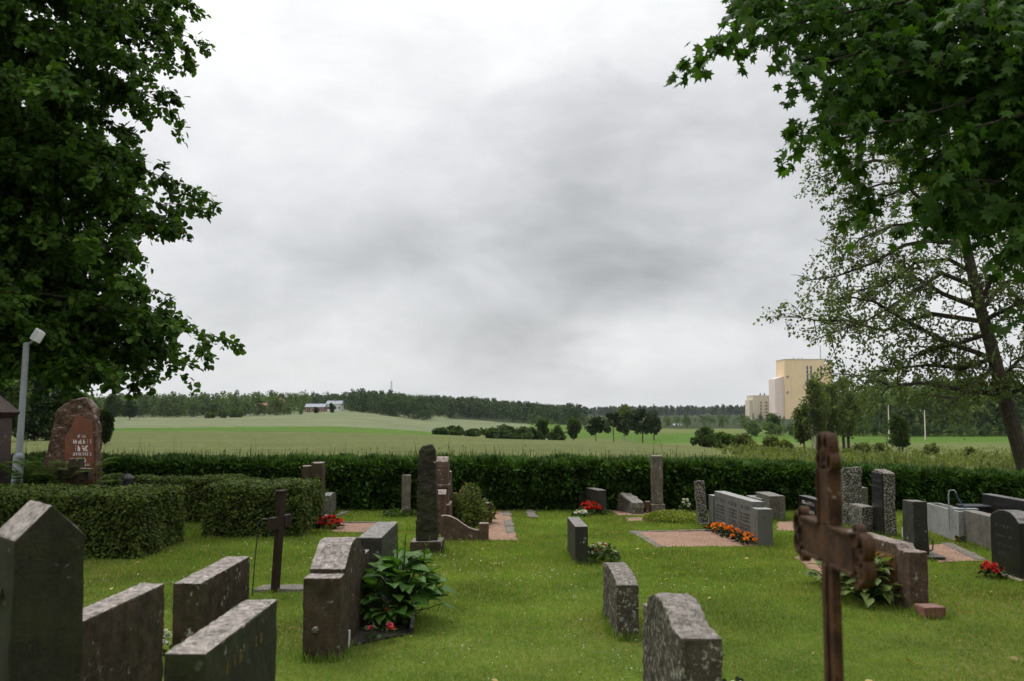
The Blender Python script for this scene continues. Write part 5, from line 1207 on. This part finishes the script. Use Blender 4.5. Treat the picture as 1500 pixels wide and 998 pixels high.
# woods that read as one mass
PROTO = [crown_pts(kd, nc, per, 500 + i) for i, (kd, nc, per) in enumerate([('spruce', 34, 7), ('broad', 22, 10), ('birch', 24, 9), ('spruce', 30, 8), ('broad', 20, 11), ('pine', 18, 12)])]
def wood(name, label, spots, mat, kinds, leaf, seed, ys=1.0):
    rg = np.random.default_rng(seed); Vs, Fs, Ts, off = [], [], [], 0
    for (x, y, H) in spots:
        P, D, Nn, C = PROTO[kinds[rg.integers(0, len(kinds))]]; a = rg.uniform(0, 6.283); ca_, sa = math.cos(a), math.sin(a)
        Rm = np.array([[ca_, -sa, 0], [sa, ca_, 0], [0, 0, 1]]); w_ = H * rg.uniform(.95, 1.45)
        Q = (P * np.array([w_, w_, H])) @ Rm.T + np.array([x, y, tz(x, y) - .3])
        v, f = leafcloud('small', Q, D @ Rm.T, Nn @ Rm.T, leaf * H * rg.uniform(.6, 1.3, len(Q)))
        Vs.append(v); Fs.append(f + off); off += len(v); Ts.append(np.full(len(v), rg.random() ** 1.5))
    return tag(link(name, np_mesh(name, np.concatenate(Vs), np.concatenate(Fs), M[mat], np.concatenate(Ts))), label, 'wood', kind='stuff')
rg = np.random.default_rng(9)
def spots(n, pxr, dr, hr, cond=None):
    out = []
    while len(out) < n:
        px, d = rg.uniform(*pxr), math.exp(rg.uniform(math.log(dr[0]), math.log(dr[1])))
        if cond and not cond(px, d): continue
        out.append(((px - 750) / F * d, d, rg.uniform(*hr)))
    return out
edge = lambda px: np.interp(px, [100, 300, 420, 455, 505, 540, 560, 625, 632, 720, 840], [420, 430, 430, 520, 520, 470, 440, 430, 560, 560, 520])
wood('left_wood', 'mixed green wood along the far edge of the wheat, left', spots(330, (60, 452), (425, 640), (6, 12), lambda p, d: d > edge(p) - 8 and not (362 < p < 452 and d < 500)) + spots(60, (150, 430), (428, 445), (5, 10)) + spots(40, (372, 452), (420, 440), (2.5, 4)), 'wood', [1, 2, 4, 0], .085, 1)
for px_, hp_, lb_ in ((486, 12, 'dark tree standing before the white farmhouse'), (463, 6, 'small tree before the brick barn')):
    tree(lb_, px_, 604, 440, hp_, 'broad', 'conifer', 'barkfar', 300 + px_, .9, nc=24, per=40, wx=.7, group='trees by the hill farm')
wood('ridge_wood', 'dark spruce wood on the ridge behind the farm', spots(900, (440, 850), (440, 950), (8.5, 12.5), lambda p, d: d > edge(p) and not (445 < p < 512 and d < 640)) + spots(200, (130, 560), (700, 900), (8, 12)), 'conifer', [0, 3, 0, 5, 1], .080, 2)
wood('far_ridge_wood', 'far blue green wooded ridge on the horizon', spots(620, (700, 1280), (1500, 2700), (13, 17)), 'conifer', [0, 1, 3], .16, 3)
wood('valley_wood', 'wood edge across the valley floor left of the silo', spots(230, (770, 1290), (430, 800), (3.0, 6.0)), 'wood', [1, 2, 4, 0], .09, 4)
wood('right_wood', 'mixed wood behind the right meadow', spots(300, (1240, 1700), (300, 480), (10, 19)) + spots(60, (1270, 1700), (300, 420), (16, 22)), 'wood', [1, 2, 4, 0, 5], .080, 5)
wood('right_scrub', 'low scrub row along the edge of the right wood', spots(150, (1090, 1650), (285, 310), (3, 5)), 'wood', [1, 4], .12, 6)
wood('left_margin_wood', 'dark wood beyond the field at far left', spots(170, (-900, 130), (130, 420), (8, 13)), 'wood', [1, 2, 4, 0], .08, 7)
wood('churchyard_trees', 'unseen tall trees added behind the viewpoint to shade the stones', [(x_, rg.uniform(-28, -13), rg.uniform(10, 14)) for x_ in np.linspace(-24, 24, 22)], 'wood', [1, 4], .07, 8)  # out of view, added to cut sky light on the camera-facing stone faces
# meadow weeds of the right pasture
n = 2600; d_ = np.exp(rg.uniform(math.log(32), math.log(150), n)); px_ = rg.uniform(1060, 1750, n); x_ = (px_ - 750) / F * d_
z_ = np.array([tz(a, b) for a, b in zip(x_, d_)])
P = np.repeat(np.stack([x_, d_, z_], 1), 5, 0) + rg.normal(0, .22, (n * 5, 3)) * np.array([1.5, 1, .6]) + np.array([0, 0, .25])
tag(leafobj('meadow_weeds', 'small', P, rg.normal(0, .5, P.shape) + np.array([0, 0, 1]), rg.normal(0, 1, P.shape), .17 * rg.uniform(.5, 1.3, len(P)), M['scrub']), 'rough weeds of the right pasture', 'weeds')

# ------------------------------------------------------------------ silo, farm, mast, poles
def wallmat(name, c, stain=.35):
    m, nt, out = newmat(name); tc = N(nt, 'ShaderNodeTexCoord').outputs['Object']
    s_ = NOISE(nt, VM(nt, 'MULTIPLY', tc, (.5, .5, .05)), 1.0, 5, .65); n_ = NOISE(nt, tc, .12, 4, .6)
    col = MIX(nt, RAMP(nt, s_, .45, .75, 0, stain), c, tuple(q * .55 for q in c)); col = MIX(nt, RAMP(nt, n_, .4, .65, 0, .3), col, tuple(min(1, q * 1.2) for q in c))
    finish(nt, out, col, .9, s_, .1, .1, spec=.1); return m
M['yellowwall'] = wallmat('faded yellow render', (0.75, 0.58, 0.35)); M['palewall'] = wallmat('pale pinkish concrete', (0.68, 0.58, 0.52)); M['beigewall'] = wallmat('beige concrete', (0.58, 0.52, 0.41))
M['redwall'] = wallmat('red brown brick', (0.23, 0.125, 0.09)); M['whitewall'] = wallmat('white boards', (0.62, 0.62, 0.60), .15); M['greyroof'] = wallmat('grey sheet roof', (0.26, 0.28, 0.32), .2); M['tileroof'] = wallmat('clay tile roof', (0.30, 0.16, 0.10), .3)
def bxz(px0, px1, py0, py1, d):
    a, b = at(px0, py1, d), at(px1, py0, d); return a.x, b.x, a.z, b.z
D0 = 800
x0, x1, z0, z1 = bxz(1151, 1207, 527, 627, D0); zg = tz(x0, D0) - 1
o = empty('grain_silo', ((x0 + x1) / 2, D0, zg), 'tall faded yellow silo building with pale side block', 'building'); cx = (x0 + x1) / 2
H = z1 - zg
MB().box((x0 - cx, 0, 0), (x1 - cx, 26, H)).obj('main_tower', M['yellowwall'], o, bevel=.2)
MB().box((x0 - cx - .3, -.3, H), (x1 - cx + .3, 26.3, H + .6)).obj('parapet', M['beigewall'], o)
xa, xb, za, zb = bxz(1207, 1220.5, 532, 600, D0); MB().box((xa - cx + .02, 5, 0), (xb - cx, 24, zb - zg)).obj('right_wing', M['yellowwall'], o)
xa, xb, za, zb = bxz(1137, 1151, 555, 600, D0); MB().prismy([(xa - cx, 0), (x0 - cx - .02, 0), (x0 - cx - .02, at(1151, 551, D0).z - zg), (xa - cx, zb - zg)], 3, 22).obj('pale_side_block', M['palewall'], o)
for px, py0, py1 in ((1182.7, 536, 572), (1188.2, 536, 572), (1202.6, 536, 556)):
    a, b = at(px - .9, py1, D0), at(px + .9, py0, D0)
    w = MB().box((a.x - cx, -.12, a.z - zg), (b.x - cx, .2, b.z - zg)).obj('window_strip', M['greyroof'], o)
    nn = 6
    for k in range(nn):
        zc1 = a.z - zg + (b.z - a.z) * (k + .12) / nn; zc2 = a.z - zg + (b.z - a.z) * (k + .88) / nn
        MB().box((a.x - cx + .12, -.16, zc1), (b.x - cx - .12, -.125, zc2)).obj('pane', M['glass'], w)
a, b = at(1208.5, 545, D0), at(1211, 534, D0); MB().box((a.x - cx, 4.9, a.z - zg), (b.x - cx, 5.1, b.z - zg)).obj('window', M['greyroof'], o)
for py in (552, 575): 
    a = at(1152, py, D0); MB().prismy([(-.2, 0), (1.6, -.8), (1.6, 1.4), (-.2, .4)], -.7, .25).obj('vent_box', M['greyroof'], o, loc=(a.x - cx, 0, a.z - zg))
for dx in (8, 12, 15): MB().lathe([(.4, 0), (.4, .8), (.6, .9), (.1, 1.3)], 8).obj('roof_vent', M['greyroof'], o, loc=(dx + x0 - cx, 3, H + .55))
a = at(1203, 506, D0); MB().tube([(a.x - cx, 3, H), (a.x - cx, 3, a.z - zg)], .22, 5).obj('antenna', M['wire'], o)
D1 = 830
x0, x1, z0, z1 = bxz(1104, 1139, 580, 627, D1); zg = tz(x0, D1) - 1; cx = (x0 + x1) / 2
o = empty('mill_building', (cx, D1, zg), 'beige concrete mill block with dark window columns beside the silo', 'building'); H = z1 - zg
MB().box((x0 - cx, 0, 0), (x1 - cx, 22, H)).obj('main_block', M['beigewall'], o, bevel=.15)
MB().box((x0 - cx - .2, -.2, H), (x1 - cx + .2, 22.2, H + .45)).obj('parapet', M['palewall'], o)
xa, xb, za, zb = bxz(1099, 1104, 586, 600, D1); MB().box((xa - cx, 3, 0), (x0 - cx - .02, 18, zb - zg)).obj('left_block', M['beigewall'], o)
for k in range(6):
    py = 590 + k * 4.7
    for pa, pb_, hh in ((1114, 1115.3, 1.7), (1121, 1124, .75)):
        a, b = at(pa, py + hh, D1), at(pb_, py - hh, D1); MB().box((a.x - cx, -.1, a.z - zg), (b.x - cx, .3, b.z - zg)).obj('window', M['glass'], o)
for px in (1114.5, 1120.5): MB().lathe([(.5, 0), (.5, 1.3), (.7, 1.4), (.2, 1.8)], 8).obj('roof_vent', M['wire'], o, loc=(at(px, 580, D1).x - cx, 2, H + .4))
def house(name, label, px0, px1, pye, pyr, d, wall, roof, nwin=3, depth=8, cat='house', chim=True, gable=False):
    a, b = at(px0, pye, d), at(px1, pye, d); zg = tz((a.x + b.x) / 2, d) - .5; cx = (a.x + b.x) / 2; w = (b.x - a.x) / 2; h = a.z - zg; hr = at(px0, pyr, d).z - zg
    o = empty(name, (cx, d, zg), label, cat)
    MB().box((-w, 0, 0), (w, depth, h)).obj('wall', M[wall], o)
    if gable: r = MB().prismy([(-w - .4, h + .01), (w + .4, h + .01), (0, hr)], -.4, depth + .4).obj('roof', M[roof], o)
    else: r = MB().prism([(-.4, h + .01), (depth + .4, h + .01), (depth / 2, hr)], -w - .3, w + .3).obj('roof', M[roof], o)
    for k in range(nwin):
        u = -w + 2 * w * (k + .5) / nwin; ww = MB().box((u - .5, -.06, h * .35), (u + .5, .1, h * .35 + 1.3)).obj('window', M['whitewall'], o)
        MB().box((u - .38, -.08, h * .35 + .12), (u + .38, -.062, h * .35 + 1.18)).obj('pane', M['glass'], ww)
    if chim: MB().box((-.4, depth / 2 - .4, hr - .8), (.4, depth / 2 + .4, hr + .9)).obj('chimney', M['redwall'], r)
    return o
house('barn', 'long red brick barn with grey sheet roof on the wheat hill', 447, 475, 596.5, 591.5, 470, 'redwall', 'greyroof', 4, cat='barn', chim=False)
house('farmhouse', 'white farmhouse beside the barn on the hill', 478, 500, 592, 587, 510, 'whitewall', 'greyroof', 4)
house('farmhouse', 'house with clay tile roof at the left end of the hill farm', 374, 401, 594, 590.5, 490, 'redwall', 'tileroof', 4)
house('farmhouse', 'small tall red house behind the clay tiled one', 406, 413, 590, 584, 520, 'redwall', 'tileroof', 1, gable=True)
house('shed', 'tiny pale house far out on the valley floor', 988, 998, 624, 621, 520, 'whitewall', 'greyroof', 2, cat='house', chim=False)
house('shed', 'low pale building at the foot of the mill block', 1092, 1105, 616, 611.5, 760, 'palewall', 'beigewall', 3, cat='building', chim=False)
a = at(573, 590, 900); o = empty('radio_mast', (a.x, 900, tz(a.x, 900)), 'thin lattice mast rising above the ridge wood', 'mast'); Hm = at(573, 558, 900).z - o.location.z
q = MB()
for k in range(3):
    an = k * 2.094; q.tube([(math.cos(an) * 1.1, math.sin(an) * 1.1, 0), (math.cos(an) * .6, math.sin(an) * .6, Hm)], .16, 4)
q.obj('legs', M['steel'], o); q = MB()
for k in range(30):
    z = Hm * k / 30; r = 1.1 - .5 * k / 30
    for j in range(3): q.tube([(math.cos(j * 2.094) * r, math.sin(j * 2.094) * r, z), (math.cos(j * 2.094 + 2.094) * r, math.sin(j * 2.094 + 2.094) * r, z + Hm / 30)], .08, 3)
q.obj('lattice', M['steel'], o)
tops = []
for px, pyt, pyb, d, lb in ((1301, 594, 634, 260, 'utility pole between the birches and the lone tree'), (1354, 601, 634, 250, 'utility pole right of the lone tree'), (1139, 604, 625, 420, 'utility pole just left of the birch group')):
    t, g_ = at(px, pyt, d), at(px, pyb, d); zg = tz(t.x, d); o = empty('utility_pole', (t.x, d, zg), lb, 'utility pole', group='utility poles across the valley')
    MB().tube([(0, 0, -.3), (0, 0, t.z - zg)], [.16, .11], 7).obj('pole', M['palewall'], o); MB().box((-.9, -.08, t.z - zg - .5), (.9, .08, t.z - zg - .36)).obj('crossarm', M['barkfar'], o); tops.append(t)
for k, (a, b) in enumerate(((tops[0], tops[1]), (tops[1], tops[1] + Vector((60, -5, 1))))):
    o = empty('power_line', tuple(a), ('power line between the two right utility poles', 'power line running right from the second pole')[k], 'wire')
    MB().tube([tuple((a.lerp(b, t) - a) - Vector((0, 0, .45 + 1.2 * 4 * t * (1 - t) * .5))) for t in np.linspace(0, 1, 9)], .03, 4).obj('wire', M['wire'], o)

# ------------------------------------------------------------------ damp air
m, nt, out = newmat('damp air')
vol = N(nt, 'ShaderNodeVolumePrincipled', {'Color': (0.80, 0.88, 0.96, 1), 'Density': 0.00005, 'Anisotropy': 0.2})
nt.links.new(vol.outputs[0], out.inputs['Volume'])
tag(MB().box((-5200, -60, -60), (9000, 5200, 110)).obj('haze', m), 'pale damp air over the valley', 'haze', kind='stuff')
